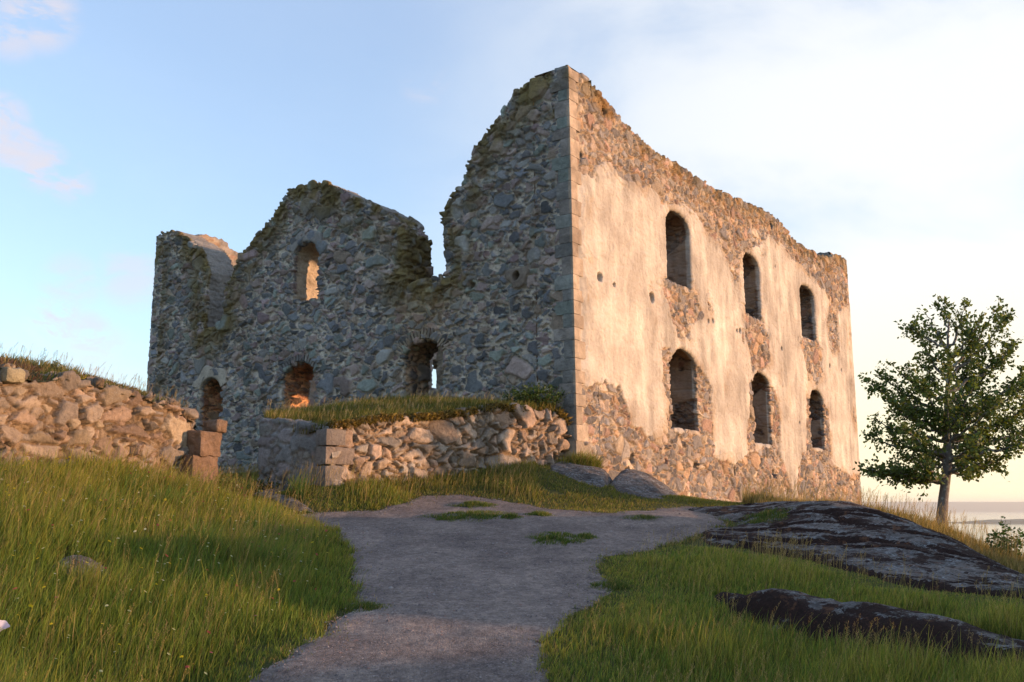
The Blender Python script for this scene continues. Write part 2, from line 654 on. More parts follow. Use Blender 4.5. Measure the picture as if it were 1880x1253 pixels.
def G(x, y):
    x = np.asarray(x, float); y = np.asarray(y, float)
    z = BASE(np.clip(x, -26, 26), np.clip(y, -10, 62))
    # unseen grassy knoll right of the picture, added to shade path and meadow
    hy = 1.90 + 1.52 * sstep(7.9, 10.0, y) + 0.12 * np.sin(y * 2.1 + 0.5)
    hy = -1.5 + (hy + 1.5) * sstep(18.5, 15.4, y) * sstep(0.0, 5.0, y)
    z = np.maximum(z, -1.5 + (hy + 1.5) * np.exp(-(np.abs(x - 18.0) / 4.6) ** 2.4))
    r = np.sqrt(((x - 0) / 1.0) ** 2 + ((y - 22) / 1.15) ** 2)
    k = sstep(26, 52, r)
    far = np.maximum(-0.42 * (r - 30), -135.0) - 2
    z = z * (1 - k) + far * k
    return z + 0.05 * fbm2(x, y, 0.55, 3, 5) + 0.016 * fbm2(x, y, 2.6, 3, 9) * (r < 60) + 0.6 * fbm2(x, y, 0.08, 3, 31) * k


def hit(u, v, fn=None):
    fn = fn or G
    d = pix_dir(u, v)
    Y = np.arange(5.0, 48.0, 0.05)
    p = CAMP[None] + d[None] * (Y / d[1])[:, None]
    g = fn(p[:, 0], p[:, 1])
    b = np.nonzero(p[:, 2] < g)[0]
    i = b[0] if len(b) else len(Y) - 1
    return p[i]


def nonuni(lo, hi, c0, c1, st):
    a = list(np.arange(c0, c1 + st * 0.5, st))
    s, x, up = st, a[-1], []
    while x < hi:
        s *= 1.13
        x += s
        up.append(min(x, hi))
    s, x, dn = st, a[0], []
    while x > lo:
        s *= 1.13
        x -= s
        dn.append(max(x, lo))
    return np.array(dn[::-1] + a + up)


xs = nonuni(-600, 600, -14, 18, 0.16)
ys = nonuni(-300, 700, 5, 32, 0.16)
GX, GY = np.meshgrid(xs, ys, indexing='ij')
GZ = G(GX, GY)
ground = struct(mesh_obj('ground', np.stack([GX.ravel(), GY.ravel(), GZ.ravel()], 1), [grid_quads(len(xs), len(ys))], M_SOIL))

# ---- path
path_px = [(440, 1262), (520, 1205), (585, 1170), (636, 1115), (650, 1060), (640, 1010), (600, 972), (545, 947), (600, 938), (690, 938), (740, 925), (775, 912), (840, 906), (905, 916),
           (960, 926), (1040, 938), (1120, 944), (1200, 938), (1262, 929), (1330, 940), (1330, 965), (1290, 985), (1230, 1003), (1120, 1026), (1108, 1050), (1130, 1082), (1060, 1135), (1000, 1185), (1008, 1262)]
path_xy = [tuple(hit(u, v)[:2]) for u, v in path_px]
path_xy = path_xy + [(0.7, 5.0), (1.3, -12.0), (-1.6, -12.0), (-1.6, 5.0)]
gx = np.arange(-8, 9.5, 0.09)
gy = np.arange(-9, 23.5, 0.09)
PX, PY = np.meshgrid(gx, gy, indexing='ij')


def path_sd(x, y):
    return poly_sd(np.asarray(x), np.asarray(y), path_xy) + 0.16 * fbm2(x, y, 1.5, 4, 71) + 0.05 * fbm2(x, y, 6, 2, 77)


sdp = path_sd(PX, PY)
V = np.stack([PX.ravel(), PY.ravel(), (G(PX, PY)).ravel()], 1)
V[:, 2] = V[:, 2] + 0.024 + 0.010 * fbm(V * 7, 3, 4) + 0.006 * fbm(V * 1.4, 3, 6)
edge = sstep(0.0, 0.18, sdp).ravel()
V[:, 2] -= (1 - edge) * 0.03
q = grid_quads(len(gx), len(gy))
keep = (sdp.ravel()[q] > -0.05).all(1)
q = q[keep]
used = np.unique(q)
rm = -np.ones(len(V), int)
rm[used] = np.arange(len(used))
path = struct(mesh_obj('path', V[used], [rm[q]], M_GRAVEL))


# ------------------------------------------------------------------ masonry


def palette(I1, I2, pal):
    pal = np.array(pal, np.float32)
    i = np.minimum((I1 * len(pal)).astype(int), len(pal) - 1)
    return pal[i] * (0.78 + 0.75 * I2)[:, None]


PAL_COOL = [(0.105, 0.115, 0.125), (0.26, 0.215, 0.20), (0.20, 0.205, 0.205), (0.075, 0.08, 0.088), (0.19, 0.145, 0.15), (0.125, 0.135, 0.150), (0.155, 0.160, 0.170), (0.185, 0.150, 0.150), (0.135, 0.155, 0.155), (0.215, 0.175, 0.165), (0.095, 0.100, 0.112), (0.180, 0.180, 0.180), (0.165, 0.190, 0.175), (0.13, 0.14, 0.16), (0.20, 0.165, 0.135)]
PAL_WARM = [(0.30, 0.24, 0.20), (0.25, 0.225, 0.205), (0.36, 0.25, 0.17), (0.22, 0.205, 0.20), (0.32, 0.22, 0.18), (0.16, 0.15, 0.15), (0.38, 0.31, 0.24)]  # same stones as the shaded wall, with warm sunlight put into their colour


def stones(P, cell, amp, pal, mortar, seed=0, fill=0.42, gap=0.0, boulders=0.22, wide=0.0):
    E, a, b, tl = vor(P, cell, seed)
    E2, a2, b2, tl2 = vor(P, cell * fill, seed + 40)
    gapw = 0.05 + wide + 0.10 * sstep(-0.3, 0.6, fbm(P * 0.9, 3, seed + 30))
    m1 = sstep(gapw, gapw + 0.035, E)
    m2 = sstep(0.05, 0.13, E2) * (b2 > 0.30)
    dome1 = sstep(0.03, 0.22, E) ** 0.7
    h1 = amp * (0.35 + 0.70 * a) * (0.65 * m1 + 0.35 * dome1) + amp * 1.7 * tl * m1
    h2 = amp * (0.25 + 0.45 * a2 + 0.8 * tl2) * sstep(0.04, 0.25, E2) * (b2 > 0.30)
    big = E > gapw + 0.03
    h = np.where(big, h1, h2 * 0.85)
    stone = np.where(big, m1, m2)
    c = np.where(big[:, None], palette((a * 7.3) % 1, b, pal), palette((a2 * 5.1) % 1, b2, pal))
    mc = np.array(mortar, np.float32)[None] * (0.85 + 0.3 * vnoise(P * 2.2, seed + 9))[:, None]
    col = c * stone[:, None] + mc * (1 - stone)[:, None]
    EB, aB, bB, tB = vor(P, cell * 1.65, seed + 80, 1.3, 0.35, 0.6)
    isb = bB > (1.0 - boulders)
    mB = sstep(0.045, 0.065, EB)
    hB = amp * (0.55 + 0.55 * aB) * (0.7 * mB + 0.3 * sstep(0.04, 0.2, EB)) + amp * 2.2 * tB * mB
    cB = palette((aB * 5.7) % 1, (bB * 9.1) % 1, pal)
    mcol = np.array(mortar, np.float32)[None] * (0.85 + 0.3 * vnoise(P * 2.2, seed + 9))[:, None]
    h = np.where(isb, hB, h)
    col = np.where(isb[:, None], cB * mB[:, None] + mcol * (1 - mB)[:, None], col)
    h = h - np.where(isb, gap * np.exp(-((EB - 0.03) / 0.02) ** 2), 0)
    h = h - np.where(isb, 0, gap * np.exp(-(np.where(big, E - gapw, E2 - 0.03) / 0.035) ** 2))
    h = h + 0.014 * fbm(P * 9, 4, seed + 4, 0.7) + 0.03 * fbm(P * 1.1, 2, seed + 5)
    return h, col, stone


def to_plane(u, v, O, S, N):
    d = pix_dir(u, v)
    t = ((O - CAMP) @ N) / (d @ N)
    p = CAMP + d * t
    return float((p - O) @ S), float(p[2])


def arch_poly(l, r, zb, zs, za, n=9):
    c, w = (l + r) / 2, (r - l) / 2
    pts = [(l, zb), (r, zb), (r, zs)]
    for k in range(1, n):
        a = math.pi * k / n
        pts.append((c + w * math.cos(a), zs + (za - zs) * math.sin(a)))
    pts.append((l, zs))
    return pts


def build_wall(name, O, S, N, outline, holes, T, g, mat, parent, field, skip=None, layers=9, rag=0.05, ragscale=3.2, deform=None, hole_rag=0.5, back=True, straight=()):
    layers = max(layers, int(T / (g * 1.7)))
    O = np.asarray(O, float)
    ol = np.array(outline)
    s = np.arange(ol[:, 0].min() - g, ol[:, 0].max() + 2 * g, g)
    z = np.arange(ol[:, 1].min() - g, ol[:, 1].max() + 2 * g, g)
    A, B = np.meshgrid(s, z, indexing='ij')
    P0 = O[None] + A.ravel()[:, None] * S + B.ravel()[:, None] * np.array([0, 0, 1.0])
    jit = (rag * fbm(P0 * ragscale, 3, 55) + 0.4 * rag * fbm(P0 * ragscale * 4, 2, 57)).reshape(A.shape)
    sdo = poly_sd(A, B, outline)
    # no raggedness along straight borders listed in skip
    sd = sdo + jit * skip_w(A, B, list(skip or []) + list(straight))
    sdh = np.full(A.shape, 9.0, np.float32)
    for h in holes:
        sdh = np.minimum(sdh, -poly_sd(A, B, h))
    sdh_r = sdh + jit * hole_rag
    sd = np.minimum(sd, sdh_r)
    quads = grid_quads(len(s), len(z))
    f = sd.ravel()
    keep = f[quads].mean(1) > 0
    quads = quads[keep]
    gs, gz = np.gradient(sd, g)
    # boundary edges
    e = np.concatenate([quads[:, [0, 1]], quads[:, [1, 2]], quads[:, [2, 3]], quads[:, [3, 0]]])
    key = np.minimum(e[:, 0], e[:, 1]).astype(np.int64) * A.size + np.maximum(e[:, 0], e[:, 1])
    _, inv, cnt = np.unique(key, return_inverse=True, return_counts=True)
    be = e[cnt[inv] == 1]
    bv = np.unique(be)
    gg = gs.ravel() ** 2 + gz.ravel() ** 2 + 0.05
    mv = np.clip(-f / gg, -1.3 * g, 1.3 * g)
    a = A.ravel().copy(); b = B.ravel().copy()
    a[bv] += (mv * gs.ravel())[bv]
    b[bv] += (mv * gz.ravel())[bv]
    used = np.unique(quads)
    rm = -np.ones(A.size, int)
    rm[used] = np.arange(len(used))
    quads = rm[quads]
    be = rm[be]
    a, b = a[used], b[used]
    n0 = len(used)
    so_, sh_ = sdo.ravel()[used], sdh.ravel()[used]
    if skip is not None:
        ea = (a[be[:, 0]] + a[be[:, 1]]) / 2
        eb = (b[be[:, 0]] + b[be[:, 1]]) / 2
        be = be[~skip_edge(ea, eb, skip, g)]
    VA, VB, VD, SO, SH = [a], [b], [np.zeros(n0)], [so_], [sh_]
    Q = [quads]
    bv = np.unique(be)
    loc = -np.ones(n0, int)
    loc[bv] = np.arange(len(bv))
    prev = np.arange(n0)[bv]
    base = n0
    tot = n0
    for k in range(1, layers + 1):
        d = T * k / layers
        if k == layers and back:
            # the hidden back face is a coarser sheet
            st = 4
            Ac, Bc, Sc = A[::st, ::st], B[::st, ::st], sd[::st, ::st]
            qc = grid_quads(*Ac.shape)
            qc = qc[Sc.ravel()[qc].mean(1) > 0]
            VA.append(Ac.ravel()); VB.append(Bc.ravel()); VD.append(np.full(Ac.size, T)); SO.append(sdo[::st, ::st].ravel()); SH.append(sdh[::st, ::st].ravel())
            Q.append((qc + tot)[:, ::-1])
            tot += Ac.size
            VA.append(a[bv]); VB.append(b[bv]); VD.append(np.full(len(bv), T)); SO.append(so_[bv]); SH.append(sh_[bv])
            cur = tot + np.arange(len(bv))
            tot += len(bv)
        else:
            VA.append(a[bv]); VB.append(b[bv]); VD.append(np.full(len(bv), d)); SO.append(so_[bv]); SH.append(sh_[bv])
            cur = tot + np.arange(len(bv))
            tot += len(bv)
        i0, i1 = loc[be[:, 0]], loc[be[:, 1]]
        Q.append(np.stack([prev[i1], prev[i0], cur[i0], cur[i1]], 1))
        prev = cur
    a = np.concatenate(VA); b = np.concatenate(VB); d = np.concatenate(VD)
    SO = np.concatenate(SO); SH = np.concatenate(SH)
    Q = np.concatenate(Q)
    V = O[None] + a[:, None] * S + b[:, None] * np.array([0, 0, 1.0]) - d[:, None] * N
    # make the front normals face N
    Nn = vnormals(V, Q)
    front = d == 0
    if (Nn[front] @ N).mean() < 0:
        Q = Q[:, ::-1]
        Nn = -Nn
    disp, col, alpha = field(V, a, b, d, SO, SH)
    V = V + Nn * disp[:, None]
    if deform is not None:
        V = deform(V)
    us = np.unique(Q)
    rmp = -np.ones(len(V), int)
    rmp[us] = np.arange(len(us))
    V, Q, col, alpha = V[us], rmp[Q], col[us], np.asarray(alpha)[us]
    c4 = np.concatenate([np.clip(col, 0, 1), alpha[:, None]], 1)
    return mesh_obj(name, V, [Q], mat, parent, c4)


def skip_w(A, B, skip):
    w = np.ones(A.shape)
    for (ax, val) in skip:
        w *= sstep(0.0, 0.35, np.abs((A if ax == 's' else B) - val))
    return w


def skip_edge(a, b, skip, g):
    m = np.zeros(a.shape, bool)
    for (ax, val) in skip:
        m |= np.abs((a if ax == 's' else b) - val) < 1.2 * g
    return m


def lean(V):
    w = np.exp(-np.hypot(V[:, 0] - K3[0], V[:, 1] - K3[1]) / 5.0)
    V = V.copy()
    V[:, 0] -= 0.011 * (V[:, 2] - 3.6) * w
    return V


castle = empty('castle_ruin', (K3[0], K3[1], 1.5), 'roofless ruined stone castle with ragged gables, shaded rubble front and sunlit plastered side', 'castle ruin')

L = lambda u, v: to_plane(u, v, K3, SLv, NLv)
Rr = lambda u, v: to_plane(u, v, K3, SRv, NRv)
SLEN = L(279, 570)[0]
RLEN = Rr(1568, 700)[0]
WT = 1.2

l_top = [(288, 434), (305, 427), (324, 425), (336, 434), (352, 442), (367, 456), (376, 473), (384, 500), (381, 523), (379, 560), (377, 590), (377, 604), (398, 602), (412, 594), (412, 560), (414, 535),
         (424, 512), (431, 497), (440, 473), (455, 456), (480, 425), (505, 392), (519, 371), (529, 357), (530, 349), (550, 341), (575, 335), (600, 337), (618, 347), (645, 362), (680, 372), (705, 387),
         (728, 403), (742, 425), (747, 450), (746, 480), (750, 522), (775, 518), (797, 511), (818, 508), (819, 480), (818, 440), (814, 400), (816, 388), (830, 370), (840, 350), (857, 330), (863, 308), (872, 285), (883, 262),
         (905, 236), (916, 221), (935, 195), (946, 172), (975, 155), (1000, 142), (1030, 125), (1046, 120)]
lo = [L(*p) for p in l_top]
lo[0] = (SLEN, lo[0][1])
lo[-1] = (0.0, lo[-1][1])
ZTOPK = lo[-1][1]
L_OUT = [(SLEN, 0.8)] + lo + [(0.0, 0.8)]


def hole_px(fr, pl, pr, zb, zs, za, vb, vs, va):
    """left x, right x, at the pixel rows bottom, spring and apex"""
    l_, r_ = fr(pl, vs)[0], fr(pr, vs)[0]
    um = (pl + pr) / 2
    return arch_poly(min(l_, r_), max(l_, r_), fr(um, vb)[1], fr(um, vs)[1], fr(um, va)[1])


L_HOLES = [hole_px(L, 541, 587, 0, 0, 0, 552, 470, 443),      # upper window
           hole_px(L, 518, 583, 0, 0, 0, 768, 698, 664),      # lower window
           hole_px(L, 368, 409, 0, 0, 0, 800, 722, 693),      # small window at left
           hole_px(L, 741, 815, 0, 0, 0, 745, 658, 623)]      # doorway
l_put = [L(*p) + (r,) for p, r in (((868, 525), 0.10), ((953, 508), 0.11), ((461, 724), 0.08), ((692, 570), 0.07), ((606, 590), 0.06), ((296, 652), 0.09), ((328, 650), 0.06), ((498, 612), 0.06), ((905, 640), 0.05), ((660, 520), 0.05))]

MOSS = np.array([0.125, 0.095, 0.032], np.float32)


def moss_mix(V, col, SO, b, depth, amt, seed=3):
    k = sstep(depth, 0.05, SO + 0.25 * depth * fbm(V * 1.3, 3, seed)) * amt
    k = k * sstep(-0.25, 0.25, fbm(V * 2.1, 4, seed + 5) + 0.15)
    mc = MOSS[None] * (0.7 + 0.8 * vnoise(V * 5, seed + 8))[:, None]
    return col * (1 - k[:, None]) + mc * k[:, None]


def punch(V, a, b, d, disp, lst):
    for (ps, pz, r) in lst:
        rr = np.hypot(a - ps, b - pz) + 0.02 * fbm(V * 14, 2, 8)
        m = (d == 0)
        disp = np.where(m & (rr < r * 1.25), disp - 0.45 * sstep(r * 1.25, r * 0.75, rr), disp)
    return disp


def ztop_sd(SO, b):
    return np.where(b < 5.0, 9.0, SO)


def field_L(V, a, b, d, SO, SH):
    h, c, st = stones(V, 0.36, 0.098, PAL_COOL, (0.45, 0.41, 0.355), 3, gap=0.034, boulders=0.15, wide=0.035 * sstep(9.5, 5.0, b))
    SOt = np.where(b < 5.2, 9.0, SO)
    SOt = np.where((a > SLEN - 0.6) & (b < lo[0][1] - 1.2), 9.0, SOt)
    SOt = np.where((a < 1.2) & (b < ZTOPK - 1.5), 9.0, SOt)
    c = moss_mix(V, c, SOt, b, 1.7, 0.9)
    c = c * 1.22
    # brown stone round the doorway, tan mortar patches
    bd = np.exp(-((a - L(778, 600)[0]) / 1.1) ** 2 - ((b - L(778, 600)[1]) / 1.4) ** 2)
    c = c * (1 - 0.5 * bd[:, None]) + c * np.array([1.35, 1.1, 0.8]) * (0.5 * bd)[:, None]
    # smooth mortar capping on the tops of the left tower and the gable
    top = (d > 0.05) & (SH > 0.2) & (SO < 0.12) & (a > 7.0)
    c = np.where(top[:, None], np.array([[0.26, 0.245, 0.225]]) * (0.8 + 0.4 * vnoise(V * 3, 4))[:, None], c)
    h = np.where(top, h * 0.25 + 0.03, h)
    h = h * (0.05 + 0.95 * sstep(0.30, 0.62, a)) * (0.3 + 0.7 * sstep(SLEN, SLEN - 0.3, a))
    # jamb of the upper window is plastered
    jl = (d > 0.12) & (SH < 0.2) & (b < 7.6)  # lower jambs; beyond the doorway tinted orange, painting in the sun's glow
    c = np.where(jl[:, None], c * np.where((a > 9.0)[:, None], np.array([[1.35, 0.85, 0.55]]), np.array([[0.95, 0.80, 0.68]])), c)
    ju = (d > 0.12) & (SH < 0.2) & (b > 7.6)
    c = np.where(ju[:, None], np.array([[0.42, 0.36, 0.28]]) * (0.8 + 0.4 * vnoise(V * 4, 6))[:, None], c)
    h = np.where(ju, h * 0.3 + 0.02, h)
    h = punch(V, a, b, d, h, l_put)
    return h, c, np.where(d == 0, 1.0, 0.5)


wall_l = build_wall('wall', K3, SLv, NLv, L_OUT, L_HOLES, WT, 0.028, M_WALL, castle, field_L, skip=[('s', 0.0), ('z', 0.8)], straight=[('s', SLEN)], rag=0.045, deform=lean)
wall_l['label'] = 'shaded grey rubble gable wall with ragged top'

r_top = [(1046, 120), (1060, 131), (1075, 141), (1087, 151), (1096, 158), (1112, 180), (1135, 205), (1145, 222), (1170, 249), (1200, 275), (1232, 297), (1243, 300), (1265, 318), (1290, 335), (1320, 352), (1345, 362), (1372, 374),
         (1400, 386), (1418, 396), (1433, 409), (1441, 423), (1456, 441), (1476, 456), (1498, 467), (1520, 475), (1530, 470), (1540, 470), (1545, 474), (1553, 478)]
ro = [Rr(*p) for p in r_top]
ro[0] = (0.0, ZTOPK)
ro[-1] = (RLEN, ro[-1][1])
R_OUT = [(0.0, 0.3)] + ro + [(RLEN, 0.3)]
R_HOLES = [hole_px(Rr, 1219, 1266, 0, 0, 0, 523, 420, 386), hole_px(Rr, 1361, 1393, 0, 0, 0, 582, 490, 464), hole_px(Rr, 1465, 1493, 0, 0, 0, 621, 543, 522),
           hole_px(Rr, 1229, 1278, 0, 0, 0, 792, 672, 637), hole_px(Rr, 1379, 1412, 0, 0, 0, 818, 706, 682), hole_px(Rr, 1484, 1510, 0, 0, 0, 826, 736, 713)]
bare_px = [
    [(1040, 40), (1040, 315), (1062, 300), (1090, 318), (1118, 300), (1150, 335), (1188, 338), (1212, 372), (1238, 372), (1268, 385), (1290, 425), (1322, 440), (1338, 500), (1352, 512), (1356, 470), (1378, 448), (1405, 440), (1432, 452),
     (1455, 480), (1480, 500), (1500, 520), (1515, 545), (1535, 570), (1560, 560), (1570, 300), (1300, 60)],
    [(1221, 515), (1266, 526), (1277, 555), (1288, 580), (1266, 600), (1262, 625), (1240, 625), (1233, 596), (1226, 560), (1214, 540)],
    [(1366, 578), (1398, 584), (1409, 625), (1412, 672), (1398, 684), (1378, 682), (1370, 640), (1362, 600)],
    [(1470, 616), (1498, 622), (1507, 660), (1510, 690), (1495, 708), (1480, 700), (1474, 665), (1466, 630)],
    [(1214, 640), (1228, 640), (1232, 700), (1236, 800), (1222, 800), (1226, 740), (1212, 700)],
    [(1276, 672), (1290, 690), (1303, 710), (1306, 830), (1280, 830)],
    [(1372, 700), (1380, 700), (1386, 830), (1368, 830), (1372, 760)],
    [(1411, 706), (1420, 720), (1428, 760), (1430, 850), (1414, 830)],
    [(1478, 730), (1485, 735), (1489, 840), (1478, 840)], [(1509, 740), (1519, 760), (1525, 850), (1512, 840)],
    [(1520, 560), (1532, 580), (1536, 640), (1526, 650), (1518, 600)],
    [(1030, 690), (1065, 704), (1092, 706), (1108, 700), (1134, 712), (1146, 745), (1156, 782), (1172, 784), (1184, 806), (1206, 800), (1224, 792), (1290, 800), (1302, 832), (1322, 848), (1348, 852), (1372, 828), (1420, 822),
     (1432, 846), (1444, 880), (1452, 915), (1462, 915), (1462, 860), (1470, 832), (1486, 826), (1516, 832), (1534, 860), (1560, 872), (1600, 878), (1640, 1100), (1000, 1100)]]
bare = [[Rr(*p) for p in poly] for poly in bare_px]
r_put = [Rr(*p) + (r,) for p, r in (((1070, 286), 0.09), ((1099, 510), 0.12), ((1125, 524), 0.06), ((1194, 547), 0.15), ((1297, 590), 0.07), ((1305, 590), 0.08), ((1349, 608), 0.06), ((1355, 608), 0.09), ((1278, 857), 0.12),
                                    ((1222, 849), 0.10), ((1347, 866), 0.14), ((1419, 871), 0.14), ((1538, 886), 0.14), ((1568, 888), 0.12), ((1432, 640), 0.08), ((1520, 672), 0.08), ((1541, 680), 0.08), ((1112, 203), 0.12),
                                    ((1415, 414), 0.14), ((1420, 490), 0.05), ((1395, 560), 0.05), ((1490, 880), 0.10), ((1160, 842), 0.13), ((1464, 776), 0.05), ((1148, 862), 0.08))]


def field_R(V, a, b, d, SO, SH):
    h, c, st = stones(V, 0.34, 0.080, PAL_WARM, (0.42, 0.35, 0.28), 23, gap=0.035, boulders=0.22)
    sdb = np.full(a.shape, -9.0, np.float32)
    for p in bare:
        sdb = np.maximum(sdb, poly_sd(a, b, p))
    sdb = sdb + 0.22 * fbm(V * 1.7, 4, 61) + 0.07 * fbm(V * 7, 2, 66)
    scab = fbm(V * np.array([0.9, 0.9, 0.5]), 4, 91)
    sdb = np.maximum(sdb, (scab - 0.62) * 1.2)
    # jambs: plaster on the soffits, stone below
    sdb = np.where(d > 0.05, (fbm(V * 1.2, 3, 70) * 0.9 - 0.05) + np.where(SH < 0.3, 0.0, 1.0), sdb)
    sdb = sdb + 0.30 * fbm(V * 1.1, 3, 63) * sstep(7.5, 9.5, b)
    pl = sstep(0.018, -0.018, sdb)
    thin = (0.25 + 0.75 * sstep(7.5, 9.0, b)) * sstep(-0.55, 0.0, sdb) * sstep(-0.35, 0.35, fbm(V * 2.3, 3, 64))
    streak = fbm(V * np.array([3.2, 3.2, 0.7]), 4, 35)
    blot = fbm(V * 0.55, 3, 36)
    pc = np.array([[0.465, 0.425, 0.375]]) * (1.0 + 0.42 * streak + 0.28 * blot)[:, None]
    och = sstep(0.45, 0.0, np.abs(sdb)) * sstep(-0.1, 0.5, fbm(V * 1.5, 3, 38) + 0.1)
    jd = (d > 0.10)[:, None]  # window recesses: shade painted into the plaster and stone colour
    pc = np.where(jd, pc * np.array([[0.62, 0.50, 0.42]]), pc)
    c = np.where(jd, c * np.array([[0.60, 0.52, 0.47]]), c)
    pc = pc * (1 - 0.45 * och[:, None]) + np.array([[0.36, 0.225, 0.105]]) * (0.45 * och)[:, None]
    hp = 0.085 + 0.016 * fbm(V * np.array([4.5, 4.5, 3.0]), 4, 12, 0.65) + 0.03 * fbm(V * 1.1, 3, 13) + (0.15 + 0.7 * thin) * h - 0.03 * thin
    pc = pc * (1 - 0.45 * thin[:, None]) + c * (0.45 * thin)[:, None]
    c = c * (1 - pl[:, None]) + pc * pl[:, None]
    h = h * (1 - pl) + hp * pl
    SOt = np.where((b < 7.0), 9.0, SO)
    SOt = np.where((a > RLEN - 0.5) & (b < ro[-1][1] - 1.0), 9.0, SOt)
    SOt = np.where((a < 0.6) & (b < ZTOPK - 1.0), 9.0, SOt)
    c = moss_mix(V, c, SOt, b, 0.9, 0.55, 13) 
    lichen = sstep(0.1, 0.5, fbm(V * 1.9, 4, 77)) * sstep(1.6, 0.3, SOt)
    c = c * (1 - 0.5 * lichen[:, None]) + np.array([[0.34, 0.19, 0.05]]) * (0.5 * lichen)[:, None]
    qs = (0.05 + 0.95 * sstep(0.28, 0.62, a + 0.15 * fbm(V * 3, 2, 99)))
    h = h * (0.3 + 0.7 * sstep(RLEN, RLEN - 0.3, a))
    h = np.where(b > 3.3, h * qs, h * sstep(0, 0.3, a))
    h = punch(V, a, b, d, h, r_put)
    return h, c, np.where(d == 0, 0.5, 0.3) * (1 - 0.9 * pl)


wall_r = build_wall('wall', K3, SRv, NRv, R_OUT, R_HOLES, WT, 0.028, M_WARM, castle, field_R, skip=[('s', 0.0), ('z', 0.3)], straight=[('s', RLEN)], rag=0.05, deform=lean)
wall_r['label'] = 'sunlit long wall with peeling beige plaster and two rows of arched windows'


def field_in(V, a, b, d, SO, SH):
    h, c, st = stones(V, 0.45, 0.07, PAL_WARM, (0.36, 0.30, 0.23), 43)
    return h, c, np.full(a.shape, 0.3)


# far left side wall, its inner face seen over the gap and through the openings
OB = K3 + SLv * (SLEN - WT)
LB = lambda u, v: to_plane(u, v, OB, SRv, NRv)
sw = [LB(372, 430), LB(395, 436), LB(415, 450), LB(432, 466), LB(452, 482), LB(480, 500)]
zc = lo[0][1]
SW_OUT = [(WT * 0.4, 1.0), (WT * 0.4, sw[0][1] - 0.35)] + sw + [(RLEN * 0.5, sw[-1][1] - 0.4), (RLEN * 0.75, 10.0), (RLEN - 0.1, 10.6), (RLEN - 0.1, 1.0)]
sl0, sz0 = LB(792.5, 714)
sl1, sz1 = LB(797.5, 661)
sl1 = sl1 + WT * 1.36
SLIT = [(sl0, sz0), (sl1, sz0), (sl1, sz1), (sl0, sz1)]
wall_b = build_wall('wall', OB, SRv, NRv, SW_OUT, [SLIT], WT, 0.09, M_WARM, castle, field_in, skip=[('z', 1.0)], rag=0.08, layers=4, hole_rag=0.0)
wall_b['label'] = 'far side wall seen through the gap between the gables'
OC = K3 + SRv * (RLEN - 0.01)
Zr = ro[-1][1]
RW_OUT = [(0.15, 0.5), (0.15, Zr - 0.3), (0.4, Zr + 0.15), (0.9, Zr + 0.28), (1.6, Zr + 0.12), (2.8, Zr - 0.7), (4.0, Zr - 2.0), (8.0, Zr - 3.2), (12.0, Zr - 1.4), (SLEN - 0.1, Zr - 2.0), (SLEN - 0.1, 0.5)]
wall_c = build_wall('wall', OC, SLv, -NLv, RW_OUT, [], WT, 0.11, M_WARM, castle, field_in, skip=[('z', 0.5)], rag=0.02, layers=4)
wall_c['label'] = 'rear wall with mortared top at the far end'

# ------------------------------------------------------------------ dressed blocks (quoins, voussoirs, pier)


def block(c, ax, ay, az, sx, sy, sz, seed, nsub=5, amp=0.012, rnd=0.03):
    """a rough squared stone: rounded subdivided box; returns V, quads"""
    lin = np.linspace(-1, 1, nsub)
    Vs, Qs, o = [], [], 0
    for k in range(3):
        for sgn in (-1, 1):
            u, v = np.meshgrid(lin, lin, indexing='ij')
            p = np.zeros((nsub * nsub, 3))
            p[:, k] = sgn
            p[:, (k + 1) % 3] = u.ravel() * sgn
            p[:, (k + 2) % 3] = v.ravel()
            Vs.append(p)
            Qs.append(grid_quads(nsub, nsub) + o)
            o += nsub * nsub
    p = np.concatenate(Vs)
    half = np.array([sx, sy, sz]) / 2
    q = p * half
    rr = min(rnd, half.min() * 0.6)
    inner = np.clip(q, -(half - rr), half - rr)
    dlt = q - inner
    nn = np.linalg.norm(dlt, axis=1, keepdims=True)
    q = inner + dlt / (nn + 1e-9) * np.minimum(nn, rr)
    W = np.asarray(c)[None] + q[:, :1] * ax + q[:, 1:2] * ay + q[:, 2:] * az
    nrm = p / np.linalg.norm(p, axis=1, keepdims=True)
    nw = nrm[:, :1] * ax + nrm[:, 1:2] * ay + nrm[:, 2:] * az
    W = W + nw * (amp * fbm(W * 4.0, 3, seed) + 0.5 * amp * fbm(W * 13, 2, seed + 3))[:, None]
    return W, np.concatenate(Qs)


class Acc:
    def __init__(self):
        self.V, self.Q, self.C, self.o = [], [], [], 0

    def add(self, V, Q, col, alpha=1.0):
        self.V.append(V); self.Q.append(Q + self.o)
        c = np.ones((len(V), 4), np.float32)
        c[:, :3] = col
        c[:, 3] = alpha
        self.C.append(c)
        self.o += len(V)

    def obj(self, name, mat, parent=None, deform=None, smooth=True):
        V = np.concatenate(self.V)
        if deform is not None:
            V = deform(V)
        return mesh_obj(name, V, [np.concatenate(self.Q)], mat, parent, np.concatenate(self.C), smooth)


